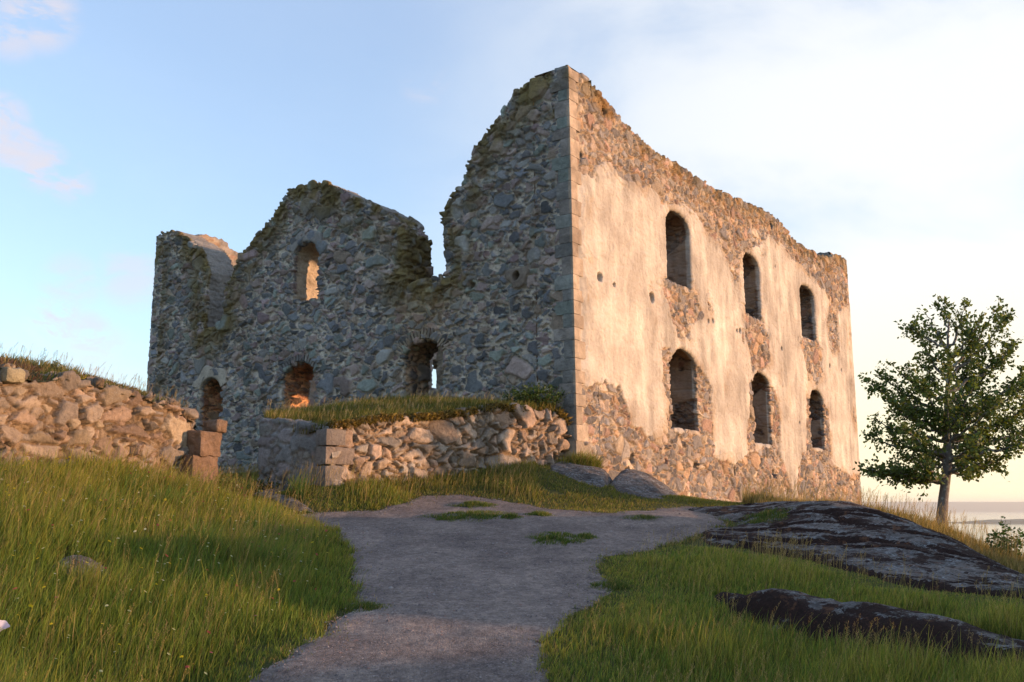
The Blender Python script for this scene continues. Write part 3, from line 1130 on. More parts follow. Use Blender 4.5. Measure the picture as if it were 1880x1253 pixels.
UZ = np.array([0, 0, 1.0])
A = Acc()
z = 3.3
k = 0
rr = random.Random(5)
while z < ZTOPK - 0.25:
    hh = rr.uniform(0.30, 0.52)
    if z + hh > ZTOPK - 0.12:
        hh = ZTOPK - 0.10 - z
    la = rr.uniform(0.42, 0.62) if k % 2 else rr.uniform(0.26, 0.38)
    lb = rr.uniform(0.24, 0.34) if k % 2 else rr.uniform(0.40, 0.58)
    g_ = rr.uniform(0.8, 1.15)
    cen = K3 + SLv * (la / 2 - 0.03) + SRv * (lb / 2 - 0.03) + UZ * (z + hh / 2)
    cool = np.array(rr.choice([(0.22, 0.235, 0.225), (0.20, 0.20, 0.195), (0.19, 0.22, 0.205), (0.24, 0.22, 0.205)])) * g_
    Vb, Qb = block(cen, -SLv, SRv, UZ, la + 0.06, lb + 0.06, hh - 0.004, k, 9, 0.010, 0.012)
    onR = ((Vb - K3) @ NRv) > -0.004  # sunny faces painted warm and clean, shaded faces cool with lichen
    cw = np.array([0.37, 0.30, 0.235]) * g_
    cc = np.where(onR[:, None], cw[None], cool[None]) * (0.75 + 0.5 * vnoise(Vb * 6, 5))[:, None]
    cc = moss_mix(Vb, cc, ZTOPK - Vb[:, 2], None, 1.1, 0.8)
    A.add(Vb, Qb, cc, np.where(onR, 0.15, 1.0))
    z += hh
    k += 1
quo = A.obj('corner_stones', M_WALL, castle, lean)
quo['label'] = 'dressed grey corner stones between shaded and sunlit wall'
# lower big corner blocks on the sunlit side
A = Acc()
z = 2.4
k = 0
while z < 3.3:
    hh = (0.48, 0.44)[k % 2]
    lb = (0.55, 0.75)[k % 2]
    cen = K3 + SRv * (lb / 2 - 0.05) + SLv * 0.2 + UZ * (z + hh / 2)
    Vb, Qb = block(cen, SRv, SLv, UZ, lb + 0.06, 0.5, hh - 0.014, 90 + k, 7, 0.012, 0.03)
    A.add(Vb, Qb, np.array([0.31, 0.26, 0.21]), 0.2)
    z += hh
    k += 1
qb = A.obj('foundation_stones', M_WARM, castle, lean)


def arch_ring(name, hole, S, N, O, wid, nst, thick, cols, seed, parent, frac=1.0, proud=0.075, mat=None, leg=0.0):
    """voussoirs round the top of an arched opening"""
    pts = np.array(hole)
    l, r = pts[:, 0].min(), pts[:, 0].max()
    zs, za = pts[2][1], pts[:, 1].max()
    c, w, hgt = (l + r) / 2, (r - l) / 2, za - zs
    A = Acc()
    rd = random.Random(seed)
    a0, a1 = math.pi * (1 - frac) / 2, math.pi * (1 + frac) / 2
    for i in range(nst):
        t = a0 + (a1 - a0) * (i + 0.5) / nst
        ln = wid * rd.uniform(0.8, 1.2)
        px, pz = c + (w + 0.02) * math.cos(t), zs + (hgt + 0.02) * math.sin(t)
        nx, nz = math.cos(t) / w, math.sin(t) / hgt
        m = math.hypot(nx, nz)
        nx, nz = nx / m, nz / m
        arc = math.hypot(w * math.sin(t), hgt * math.cos(t)) * (a1 - a0) / nst
        cen = O + S * (px + nx * ln / 2) + UZ * (pz + nz * ln / 2) + N * (proud - thick / 2)
        ax = S * nx + UZ * nz
        ay = S * (-nz) + UZ * nx
        Vb, Qb = block(cen, ax, ay, np.cross(ax, ay), ln, arc * rd.uniform(0.78, 0.94), thick, seed + i, 4, 0.008, 0.02)
        cc = np.array(rd.choice(cols)) * rd.uniform(0.8, 1.2)
        A.add(Vb, Qb, cc, 0.3)
    o = A.obj(name, mat or M_WALL, parent, lean)
    return o


BR = [(0.24, 0.20, 0.15), (0.20, 0.17, 0.14), (0.29, 0.24, 0.18)]
GR = [(0.20, 0.195, 0.195), (0.25, 0.23, 0.215), (0.16, 0.155, 0.155)]
o = arch_ring('arch_stones', L_HOLES[3], SLv, NLv, K3, 0.29, 19, 0.3, BR, 5, wall_l, 0.84); o['label'] = 'brown arch stones over the doorway'
o = arch_ring('arch_stones', L_HOLES[1], SLv, NLv, K3, 0.25, 18, 0.3, GR, 25, wall_l, 0.86); o['label'] = 'grey arch stones over the lower window'


def plaster_ring(hole, S, N, O, wid, col, parent, mat, proud=0.085, frac=0.94):
    pts = np.array(hole)
    l, r = pts[:, 0].min(), pts[:, 0].max()
    zs, za = pts[2][1], pts[:, 1].max()
    c, w, hgt = (l + r) / 2, (r - l) / 2, za - zs
    nt, nw = 40, 7
    t = np.linspace(math.pi * (1 - frac) / 2, math.pi * (1 + frac) / 2, nt)
    kk = np.concatenate([[0.0], np.linspace(0, 1, nw), [1.0]])
    T, Kk = np.meshgrid(t, kk, indexing='ij')
    dpt = np.full(Kk.shape, proud)
    dpt[:, 0] = -0.12
    dpt[:, -1] = -0.06
    nx, nz = np.cos(T) / w, np.sin(T) / hgt
    m = np.hypot(nx, nz)
    nx, nz = nx / m, nz / m
    W = wid * (0.8 + 0.4 * np.sin(T * 3 + 1) ** 2)
    sx = c + (w - 0.015) * np.cos(T) + nx * Kk * W
    zz = zs + (hgt - 0.015) * np.sin(T) + nz * Kk * W
    Vv = O[None] + sx.ravel()[:, None] * S + zz.ravel()[:, None] * UZ + dpt.ravel()[:, None] * N
    Vv = Vv + N * (0.012 * fbm(Vv * 6, 3, 3))[:, None] + UZ * (0.05 * fbm(Vv * 3.1, 3, 4) * Kk.ravel())[:, None]
    A = Acc()
    A.add(Vv, grid_quads(nt, nw + 2), np.array(col)[None] * (0.85 + 0.3 * vnoise(Vv * 4, 8))[:, None], 0.3)
    return A.obj('arch_plaster', mat, parent, lean)


o = plaster_ring(L_HOLES[2], SLv, NLv, K3, 0.42, (0.38, 0.34, 0.285), wall_l, M_WALL, 0.09, 0.8); o['label'] = 'pale plaster band over the small left window'
o = plaster_ring(L_HOLES[0], SLv, NLv, K3, 0.36, (0.23, 0.22, 0.21), wall_l, M_WALL, 0.08, 0.75); o['label'] = 'grey plaster band over the upper window'

# the doorway is narrower behind its outer arch
OD = K3 - NLv * 0.42
LD_ = lambda u, v: to_plane(u, v, OD, SLv, NLv)
sd0, sd1 = LD_(804.5, 690)[0], L_HOLES[3][0][0] - 0.15
JO = [(sd0, 3.2), (sd0, LD_(800, 600)[1]), (sd1, LD_(800, 600)[1]), (sd1, 3.2)]
dj = build_wall('door_jamb', OD, SLv, NLv, JO, [], 0.5, 0.05, M_WALL, wall_l, lambda V, a, b, d, SO, SH: (stones(V, 0.3, 0.05, BR, (0.2, 0.17, 0.14), 7)[:2] + (np.full(a.shape, 0.3),)), rag=0.05, layers=3)

# ground inside the ruin
inn = K3 + SLv * 0.6 + SRv * 0.6
A_ = []
for (i, j) in ((0, 0), (1, 0), (1, 1), (0, 1)):
    A_.append(inn + SLv * (SLEN - 1.2) * i + SRv * (RLEN - 1.2) * j + UZ * 3.3)
iq = np.array(A_)
u_, v_ = np.meshgrid(np.linspace(0, 1, 40), np.linspace(0, 1, 40), indexing='ij')
IV = inn[None] + SLv * (SLEN - 1.2) * u_.ravel()[:, None] + SRv * (RLEN - 1.2) * v_.ravel()[:, None] + UZ * 3.3
IV[:, 2] += 0.15 * fbm(IV * 0.8, 3, 2)
struct(mesh_obj('courtyard_ground', IV, [grid_quads(40, 40)], M_SOIL))

# ------------------------------------------------------------------ terrace in front of the shaded wall
P1 = at(602, 890, 20.3)
P1 = np.array([P1[0], P1[1], 0.0])
K1 = K3 + NLv * 0.10 + SLv * 0.25
P0 = at(474, 880, 21.6)
P0 = np.array([P0[0], P0[1], 0.0])
terrace = empty('terrace_wall', (P1[0], P1[1], 1.9), 'low rubble retaining wall with grass on top, running from the path to the castle corner', 'stone wall')


def frame(Pa, Pb):
    S = Pb - Pa
    ln = float(np.linalg.norm(S))
    S = S / ln
    N = np.array([S[1], -S[0], 0.0])
    return S, N, ln


ST, NT_, LT = frame(P1, K1)
FT = lambda u, v: to_plane(u, v, P1, ST, NT_)
ter_top_px = [(602, 784), (640, 783), (700, 772), (760, 772), (800, 768), (850, 762), (880, 757), (905, 750), (950, 757), (1000, 758), (1030, 765), (1052, 782)]
tt = [FT(*p) for p in ter_top_px]
tt[0] = (0.0, tt[0][1])
tt[-1] = (LT, tt[-1][1])
T_OUT = [(0.0, 1.1)] + tt + [(LT, 1.5)]
ter_put = [FT(1052, 842) + (0.10,), FT(1018, 842) + (0.12,), FT(1035, 838) + (0.14,)]


def field_T(V, a, b, d, SO, SH):
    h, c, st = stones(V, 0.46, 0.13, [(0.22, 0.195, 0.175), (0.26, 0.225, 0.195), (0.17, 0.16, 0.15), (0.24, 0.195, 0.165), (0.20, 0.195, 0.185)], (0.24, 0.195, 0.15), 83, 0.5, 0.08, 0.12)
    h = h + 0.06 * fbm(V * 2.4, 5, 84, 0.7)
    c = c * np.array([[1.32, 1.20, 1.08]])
    h = punch(V, a, b, d, h, ter_put)
    return h, c, np.full(a.shape, 0.6)


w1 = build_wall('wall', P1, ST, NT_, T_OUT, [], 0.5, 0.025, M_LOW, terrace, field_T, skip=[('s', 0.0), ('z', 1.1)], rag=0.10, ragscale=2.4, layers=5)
w1['label'] = 'sunlit rough boulder face'
SU, NU, LU = frame(P0, P1)
FU = lambda u, v: to_plane(u, v, P0, SU, NU)
uu = [FU(478, 770), FU(520, 772), (0, 0), FU(560, 776), (LU, tt[0][1])]
uu = [(0.0, FU(478, 772)[1]), (LU * 0.35, FU(520, 772)[1]), (LU * 0.7, FU(560, 778)[1]), (LU, tt[0][1])]
U_OUT = [(0.0, 1.1)] + uu + [(LU, 1.1)]


def field_U(V, a, b, d, SO, SH):
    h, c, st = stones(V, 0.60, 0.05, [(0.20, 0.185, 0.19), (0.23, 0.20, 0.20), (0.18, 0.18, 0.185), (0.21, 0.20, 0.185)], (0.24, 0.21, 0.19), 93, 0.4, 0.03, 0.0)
    return h, c, np.full(a.shape, 0.7)


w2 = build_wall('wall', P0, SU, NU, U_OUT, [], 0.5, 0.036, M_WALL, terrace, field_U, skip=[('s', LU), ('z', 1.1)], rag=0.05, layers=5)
w2['label'] = 'shaded face of squared blocks at the left end'
A = Acc()
z = 1.55
k = 0
while z < tt[0][1] - 0.1:
    hh = min((0.42, 0.50, 0.40, 0.38)[k % 4], tt[0][1] - z + 0.02)
    la = (0.55, 0.36, 0.62, 0.4)[k % 4]
    cen = P1 - SU * 0.19 + ST * 0.0 - NU * 0.02 + UZ * (z + hh / 2)
    bis = ST
    Vb, Qb = block(P1 + ST * (la / 2 - 0.08) - NT_ * 0.09 + UZ * (z + hh / 2) - SU * 0.03, ST, -NT_, UZ, la + 0.1, 0.44, hh - 0.02, 130 + k, 7, 0.022, 0.04)
    A.add(Vb, Qb, np.array([(0.25, 0.21, 0.185), (0.22, 0.195, 0.18)][k % 2]), 0.6)
    z += hh
    k += 1
tq = A.obj('corner_stones', M_LOW, terrace)

# terrace top
facL = lambda s: K3 + SLv * s
ter_ctrl = []
for (u, v) in ((602, 782), (700, 772), (800, 766), (880, 756), (950, 754), (1000, 756)):
    s_, z_ = FT(u, v)
    p = P1 + ST * s_
    ter_ctrl.append([p[0], p[1], z_ + 0.0])
    p = p - NT_ * 0.6
    ter_ctrl.append([p[0], p[1], z_ + (-0.12 if u < 750 else 0.08)])
for (u, v) in ((400, 770), (520, 764), (600, 758), (745, 738), (815, 738), (900, 742), (1000, 745), (1045, 765)):
    s_, z_ = L(u, v)
    p = facL(s_)
    ter_ctrl.append([p[0], p[1], z_ - (1.0 if u < 560 else 0.75 if u < 650 else 0.12)])
p = P0
ter_ctrl.append([p[0], p[1], FU(478, 772)[1] + 0.02])
ter_ctrl.append([p[0] - 1.5, p[1] + 3, FU(478, 772)[1] + 0.3])
TER = RBF(ter_ctrl, 0.05)
ter_poly = [tuple((P1 - NT_ * 0.12)[:2]), tuple((P0 + NU * -0.15 + SU * 0.1)[:2]), tuple(facL(11.9)[:2]), tuple((facL(11.9) + SRv * 0.25)[:2]), tuple((facL(-0.0) + SRv * 0.2 + SLv * 0.4)[:2]), tuple((K3 + SLv * 0.15 - NRv * 0.15)[:2])]
TERf = lambda x, y: TER(x, y) + 0.05 * fbm2(x, y, 1.1, 3, 12) + 0.02 * fbm2(x, y, 5, 2, 13)


def patch(name, poly, fn, st, mat, drop=0.35):
    pp = np.array(poly)
    gx = np.arange(pp[:, 0].min(), pp[:, 0].max() + st, st)
    gy = np.arange(pp[:, 1].min(), pp[:, 1].max() + st, st)
    X, Y = np.meshgrid(gx, gy, indexing='ij')
    sd = poly_sd(X, Y, poly)
    Z = fn(X, Y)
    q = grid_quads(len(gx), len(gy))
    keep = sd.ravel()[q].max(1) > 0
    q = q[keep]
    used = np.unique(q)
    rm = -np.ones(X.size, int)
    rm[used] = np.arange(len(used))
    V = np.stack([X.ravel(), Y.ravel(), Z.ravel()], 1)[used]
    out = sd.ravel()[used] < 0
    return struct(mesh_obj(name, V, [rm[q]], mat))


patch('terrace_ground', ter_poly, TERf, 0.10, M_SOIL)

# ------------------------------------------------------------------ old wall on the left with its bank
W1 = at(352, 870, 19.6); W1[2] = 0
W0 = at(-260, 850, 14.2); W0[2] = 0
SWl, NWl, LW = frame(W0, W1)
FW = lambda u, v: to_plane(u, v, W0, SWl, NWl)
left_wall = empty('ruined_wall', (W1[0], W1[1], 2.0), 'old sunlit boulder wall under a heather bank at the left, ending in a squared stone pier', 'stone wall')
wt_px = [(0, 676), (35, 678), (50, 700), (90, 700), (120, 688), (150, 706), (200, 712), (240, 722), (280, 735), (322, 745), (332, 760), (345, 752)]
wt = [FW(*p) for p in wt_px]
wt[-1] = (LW, wt[-1][1])
W_OUT = [(0.0, 1.0), (0.0, wt[0][1] + 0.25), (1.5, wt[0][1] + 0.1)] + [p for p in wt if p[0] > 1.6] + [(LW, 1.0)]


def field_W(V, a, b, d, SO, SH):
    cell = 0.55
    h, c, st = stones(V, cell, 0.13, [(0.23, 0.20, 0.175), (0.26, 0.21, 0.175), (0.18, 0.165, 0.155), (0.22, 0.175, 0.15), (0.27, 0.235, 0.19)], (0.24, 0.195, 0.15), 113, 0.4, 0.08, 0.08)
    c = c * np.array([[1.08, 1.0, 0.90]])
    h = h + 0.06 * fbm(V * 2.2, 5, 88, 0.7)
    return h, c, np.full(a.shape, 0.7)


w3 = build_wall('wall', W0, SWl, NWl, W_OUT, [], 0.6, 0.025, M_LOW, left_wall, field_W, skip=[('z', 1.0)], rag=0.10, ragscale=2.2, layers=5)
A = Acc()
pz = [(0.0, 882, 838, 352, 402), (0.02, 838, 793, 366, 408)]
PB = lambda u, v: to_plane(u, v, W1 + NWl * 0.42, SWl, NWl)
for k, (off, vb, vt, ul, ur) in enumerate(pz):
    s0, z0 = PB(ul, vb)
    s1, z1 = PB(ur, vt)
    z0b = z0 - (0.35 if k == 0 else 0)
    base = W1 + NWl * (0.42 + off)
    cen = base + SWl * ((s0 + s1) / 2) - NWl * 0.33 + UZ * ((z0b + z1) / 2)
    Vb, Qb = block(cen, SWl, -NWl, UZ, abs(s1 - s0), 0.66, abs(z1 - z0b) - 0.015, 160 + k, 15, 0.07, 0.04)
    A.add(Vb, Qb, np.array([0.20, 0.135, 0.095]), 0.6)
s0, z0 = PB(396, 793)
s1, z1 = PB(412, 772)
cen = W1 + NWl * 0.25 + SWl * ((s0 + s1) / 2) + UZ * ((z0 + z1) / 2)
Vb, Qb = block(cen, SWl, -NWl, UZ, abs(s1 - s0) + 0.06, 0.45, abs(z1 - z0), 170, 11, 0.06, 0.05)
A.add(Vb, Qb, np.array([0.20, 0.14, 0.10]), 0.6)
pier = A.obj('pier', M_LOW, left_wall)
pier['label'] = 'pier of squared brown blocks at the right end'
# loose yellowish block on top at far left
A = Acc()
s0, z0 = FW(18, 690)
Vb, Qb = block(W0 + SWl * s0 - NWl * 0.05 + UZ * z0, SWl, -NWl, UZ, 0.36, 0.5, 0.27, 190, 7, 0.04, 0.07)
A.add(Vb, Qb, np.array([0.32, 0.28, 0.19]), 0.5)
ob = A.obj('top_stone', M_LOW, left_wall)
ob['label'] = 'pale squared stone at the left end of the top'

bank_ctrl = []
for (s_, z_) in [(0.0, wt[0][1] + 0.25)] + wt[:-1]:
    p = W0 + SWl * s_ - NWl * 0.15
    bank_ctrl.append([p[0], p[1], z_ + 0.0])
bank_ctrl += [P_(-100, 640, 17.5, -0.12), P_(0, 652, 18.6, -0.1), P_(90, 668, 19.3, -0.1), P_(200, 700, 20.2, -0.1), P_(320, 745, 21.4, -0.1), P_(0, 690, 23, -0.4), P_(200, 740, 25, -0.5), P_(330, 770, 26, -0.7), P_(360, 775, 22.0, -0.1), P_(-200, 700, 22, 0)]
BANK = RBF(bank_ctrl, 0.05)
BANKf = lambda x, y: BANK(x, y) + 0.07 * fbm2(x, y, 1.0, 3, 42) + 0.03 * fbm2(x, y, 4, 2, 43)
pe = at(362, 775, 27.5)
bank_poly = [tuple((W0 - NWl * 0.05)[:2]), tuple((W1 - NWl * 0.05 - SWl * 0.1)[:2]), (pe[0], pe[1]), (-14.5, 27.0), (-17.0, 17.0), (-12.0, 12.2)]
patch('bank', bank_poly, BANKf, 0.12, M_SOIL)

# ------------------------------------------------------------------ rock outcrops


def rock_patch(name, ctrlp, outline_px, mat, label, st=0.06, amp=0.06, edge_drop=0.45, seed=0, cracks=0.0, group=None):
    fn0 = RBF(ctrlp, 0.01)
    poly = [tuple(p[:2]) for p in outline_px]
    pp = np.array(poly)

    def fn(x, y):
        sd = poly_sd(np.asarray(x), np.asarray(y), poly) + 0.12 * fbm2(x, y, 1.2, 3, seed + 9)
        z = fn0(x, y) + amp * fbm2(x, y, 0.9, 5, seed, 0.6) + 0.4 * amp * fbm2(x, y, 3.5, 4, seed + 3, 0.6)
        rid = np.abs(fbm2(x * 0.6 + y * 0.8, y * 0.25, 1.3, 3, seed + 20))
        z = z - cracks * np.exp(-(rid / 0.03) ** 2)
        return z - edge_drop * sstep(0.30, -0.25, sd) ** 1.3, sd
    gx = np.arange(pp[:, 0].min() - 0.3, pp[:, 0].max() + 0.3, st)
    gy = np.arange(pp[:, 1].min() - 0.3, pp[:, 1].max() + 0.3, st)
    X, Y = np.meshgrid(gx, gy, indexing='ij')
    Z, sd = fn(X, Y)
    q = grid_quads(len(gx), len(gy))
    keep = sd.ravel()[q].max(1) > -0.3
    q = q[keep]
    used = np.unique(q)
    rm = -np.ones(X.size, int)
    rm[used] = np.arange(len(used))
    V = np.stack([X.ravel(), Y.ravel(), Z.ravel()], 1)[used]
    c = V.mean(0)
    ob = mesh_obj(name, V, [rm[q]], mat)
    tag(ob, label, 'rock', group)
    return ob, (lambda x, y: fn(x, y)[0]), poly


ROCKS = []
crest = [(1240, 937, 21.0), (1300, 931, 20.6), (1380, 927, 20.2), (1450, 924, 19.8), (1520, 926, 19.6), (1583, 934, 19.3), (1640, 955, 18.7), (1700, 984, 18.0), (1760, 1010, 17.2), (1820, 1035, 16.2), (1880, 1060, 15.2), (1960, 1090, 14.0)]
lower = [(1275, 987, 16.6), (1350, 1002, 15.8), (1480, 1024, 14.6), (1560, 1042, 13.7), (1640, 1066, 12.8), (1750, 1080, 12.3), (1880, 1094, 11.9), (1960, 1104, 11.6)]
midp = [(1450, 968, 17.2, .12), (1550, 975, 16.6, .15), (1600, 1000, 15.6, .12), (1700, 1030, 14.6, .1), (1800, 1056, 13.7, .05), (1350, 962, 18.2, 0.0)]
rc = [P_(*c) for c in crest] + [P_(u, v, Y, 0.05) for u, v, Y in lower] + [P_(*c) for c in midp] + [P_(u, v, Y + 1.6, -0.55) for u, v, Y in crest]
out = [P_(u, v, Y + 0.8) for u, v, Y in crest] + [P_(u, v, Y - 0.12) for u, v, Y in lower[::-1]]
r1 = rock_patch('rock_outcrop', rc, out, M_ROCK, 'large domed bedrock outcrop with dark moss and pale lichen, in front of the tree', 0.05, 0.09, 0.5, 3, 0.12)
ROCKS.append(r1)
top2 = [(1292, 1082, 12.5), (1340, 1083, 12.3), (1400, 1090, 12.0), (1470, 1098, 11.8), (1550, 1112, 11.35), (1630, 1128, 11.0), (1700, 1142, 10.7), (1790, 1160, 10.3), (1880, 1182, 9.85), (1960, 1196, 9.5)]
bot2 = [(1312, 1104, 11.9), (1400, 1134, 11.1), (1500, 1160, 10.55), (1600, 1184, 10.1), (1750, 1204, 9.65), (1880, 1222, 9.3), (1960, 1236, 9.0)]
rc = [P_(u, v, Y, 0.02) for u, v, Y in top2] + [P_(u, v, Y, 0.06) for u, v, Y in bot2] + [P_(u, v, Y + 0.5, -0.05) for u, v, Y in top2] + [P_(1420, 1118, 11.35, .20), P_(1600, 1150, 10.65, .24), P_(1750, 1176, 10.1, .20)]
out = [P_(u, v, Y + 0.25) for u, v, Y in top2] + [P_(u, v, Y - 0.05) for u, v, Y in bot2[::-1]]
r2 = rock_patch('rock_ledge', rc, out, M_ROCK, 'long low dark bedrock ledge lying in the grass at the lower right', 0.035, 0.08, 0.45, 13, 0.08)
ROCKS.append(r2)


def boulder_patch(name, pts, out, label, mat=M_ROCK2, amp=0.07, seed=0, st=0.05, drop=0.5, cracks=0.03, group=None, lift=0.0):
    r = rock_patch(name, [P_(*(p if len(p) == 4 else (*p, lift))) for p in pts], [P_(*p) for p in out], mat, label, st, amp, drop, seed, cracks, group)
    ROCKS.append(r)
    return r


GRK = 'bedrock humps at the foot of the castle corner'
boulder_patch('boulder', [(990, 885, 23.2), (1010, 862, 24.2), (1050, 857, 24.6), (1100, 868, 24.6), (1128, 882, 24.4), (1060, 885, 23.3), (1115, 908, 22.6), (1000, 900, 22.6), (1060, 908, 22.4), (1040, 872, 26.0, -.4), (1110, 885, 26, -.4)],
              [(985, 886, 23.0), (1005, 862, 24.6), (1050, 857, 25.2), (1105, 868, 25.2), (1130, 884, 24.8), (1122, 912, 22.4), (1060, 912, 22.2), (992, 903, 22.3)], 'left bedrock hump at the foot of the castle corner, grey and cracked', seed=33, group=GRK, lift=0.10, amp=0.13)
boulder_patch('boulder', [(1112, 880, 23.8), (1140, 866, 24.6), (1165, 868, 24.8), (1200, 885, 24.8), (1240, 912, 24.4), (1262, 928, 24.0), (1130, 900, 22.9), (1180, 915, 22.3), (1230, 930, 22.2), (1180, 890, 23.6), (1160, 890, 26.4, -.5), (1240, 920, 26.2, -.5)],
              [(1110, 882, 23.4), (1138, 865, 25.0), (1165, 867, 25.4), (1202, 884, 25.4), (1245, 912, 25.0), (1270, 932, 24.0), (1235, 934, 22.0), (1180, 922, 22.0), (1122, 906, 22.4)], 'right bedrock hump at the foot of the castle corner, its crest catching the sun', seed=43, group=GRK, lift=0.10, amp=0.13)
boulder_patch('rock_slab', [(965, 905, 21.6), (995, 899, 22.0), (1035, 905, 21.9), (1060, 916, 21.4), (1000, 912, 21.3), (1000, 905, 23, -.3)], [(960, 907, 21.5), (990, 898, 22.3), (1035, 903, 22.2), (1066, 918, 21.4), (1000, 916, 21.1)],
              'small mauve rock slab in the grass left of the bedrock humps', seed=53, amp=0.03, drop=0.3, cracks=0.0)
boulder_patch('rock_slab', [(785, 936, 19.7), (800, 930, 20.0), (835, 930, 20.0), (850, 937, 19.7), (815, 940, 19.4)], [(780, 938, 19.5), (798, 929, 20.2), (838, 929, 20.2), (856, 938, 19.6), (815, 943, 19.2)],
              'flat grey rock slab flush with the path below the terrace wall', seed=63, amp=0.02, drop=0.2, cracks=0.0)
boulder_patch('rock_slab', [(1270, 985, 16.9, .03), (1300, 968, 17.7, .03), (1345, 975, 17.2, .03), (1375, 998, 15.9, .03), (1320, 1000, 15.9, .03)], [(1262, 988, 16.7), (1295, 966, 18.0), (1350, 970, 17.6), (1388, 1000, 15.9), (1320, 1006, 15.7)],
              'low pale lichened slab at the left foot of the large outcrop', seed=73, amp=0.04, drop=0.2, cracks=0.0, mat=M_ROCK)
hb = hit(152, 1048)
hring = [(hb[0] + 0.30 * math.cos(a) * (1 + .2 * math.sin(2 * a)), hb[1] + 0.26 * math.sin(a)) for a in np.linspace(0, 2 * math.pi, 9)[:-1]]
rc = [[x, y, float(G(x, y)) + 0.10] for x, y in hring] + [[hb[0], hb[1], float(G(hb[0], hb[1])) + 0.17]] + [[hb[0] + 2 * (x - hb[0]), hb[1] + 2 * (y - hb[1]), float(G(x, y)) - 0.1] for x, y in hring]
ROCKS.append(rock_patch('half_buried_rock', rc, [(hb[0] + 1.35 * (x - hb[0]), hb[1] + 1.35 * (y - hb[1])) for x, y in hring], M_ROCK2, 'half buried mauve rock among the tall grass on the left', 0.03, 0.05, 0.3, 83, 0.0))
GLD = 'narrow rock ledges at the turn of the path'
boulder_patch('stone_ledge', [(455, 916, 20.3), (500, 918, 20.0), (545, 930, 19.4), (572, 940, 19.0), (520, 934, 19.3), (480, 925, 19.7)], [(448, 916, 20.2), (478, 912, 20.7), (515, 917, 20.4), (560, 930, 19.7), (582, 942, 19.0), (540, 941, 18.9), (490, 929, 19.4)],
              'longer pale rock ledge stepping down to the bend of the path', seed=93, amp=0.05, drop=0.3, cracks=0.02, group=GLD, lift=0.14)
boulder_patch('stone_ledge', [(470, 909, 21.2), (510, 910, 21.2), (550, 912, 21.2), (500, 914, 20.8)], [(462, 910, 21.1), (480, 905, 21.6), (530, 908, 21.6), (560, 912, 21.3), (520, 916, 20.8), (480, 915, 20.7)],
              'shorter rock ledge just behind, in the dark grass under the terrace wall', seed=103, amp=0.04, drop=0.3, cracks=0.02, group=GLD, lift=0.14)


def rock_above(x, y, z):
    m = np.zeros(x.shape, bool)
    for (ob, fn, poly) in ROCKS:
        pp = np.array(poly)
        bb = (x > pp[:, 0].min() - .3) & (x < pp[:, 0].max() + .3) & (y > pp[:, 1].min() - .3) & (y < pp[:, 1].max() + .3)
        if bb.any():
            idx = np.nonzero(bb)[0]
            m[idx] |= (fn(x[idx], y[idx]) > z[idx] - 0.02) & (poly_sd(x[idx], y[idx], poly) > -0.25)
    return m


# ------------------------------------------------------------------ grass


def blades(P, H, Wd, lean_amt, base, tip, seed, rnd_col=0.35, straw=0.12, wind=(0.25, 0.1)):
    rg = np.random.default_rng(seed)
    n = len(P)
    az = rg.uniform(0, 2 * math.pi, n)
    la = rg.uniform(0.1, 1.0, n) * lean_amt
    dx = np.cos(az) * la + wind[0] * rg.uniform(0.2, 1, n)
    dy = np.sin(az) * la + wind[1] * rg.uniform(0.2, 1, n)
    fa = rg.uniform(0, math.pi, n)
    fx, fy = np.cos(fa), np.sin(fa)
    ts = (0.0, 0.38, 0.72, 1.0)
    ws = (1.0, 0.85, 0.55, 0.0)
    V = np.zeros((n, 7, 3), np.float32)
    C = np.zeros((n, 7, 4), np.float32)
    C[:, :, 3] = 1
    base = np.array(base)
    tip = np.array(tip)
    r = rg.uniform(1 - rnd_col, 1 + rnd_col, n)
    dry = rg.random(n) < straw
    sc_ = np.array([0.36, 0.26, 0.11])
    for k in range(4):
        t = ts[k]
        cx = P[:, 0] + dx * H * t ** 1.8
        cy = P[:, 1] + dy * H * t ** 1.8
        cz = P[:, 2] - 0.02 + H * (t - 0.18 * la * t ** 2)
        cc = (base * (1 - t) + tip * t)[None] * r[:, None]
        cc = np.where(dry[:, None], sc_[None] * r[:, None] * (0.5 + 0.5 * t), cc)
        w = Wd * ws[k] * 0.5
        if k < 3:
            for s_, j in ((-1, 0), (1, 1)):
                V[:, 2 * k + j] = np.stack([cx + s_ * w * fx, cy + s_ * w * fy, cz], 1)
                C[:, 2 * k + j, :3] = cc
        else:
            V[:, 6] = np.stack([cx, cy, cz], 1)
            C[:, 6, :3] = cc
    o = (np.arange(n) * 7)[:, None]
    Q = np.concatenate([o + np.array([[0, 1, 3, 2]]), o + np.array([[2, 3, 5, 4]])])
    T = o + np.array([[4, 5, 6]])
    return V.reshape(-1, 3), Q, T, C.reshape(-1, 4)


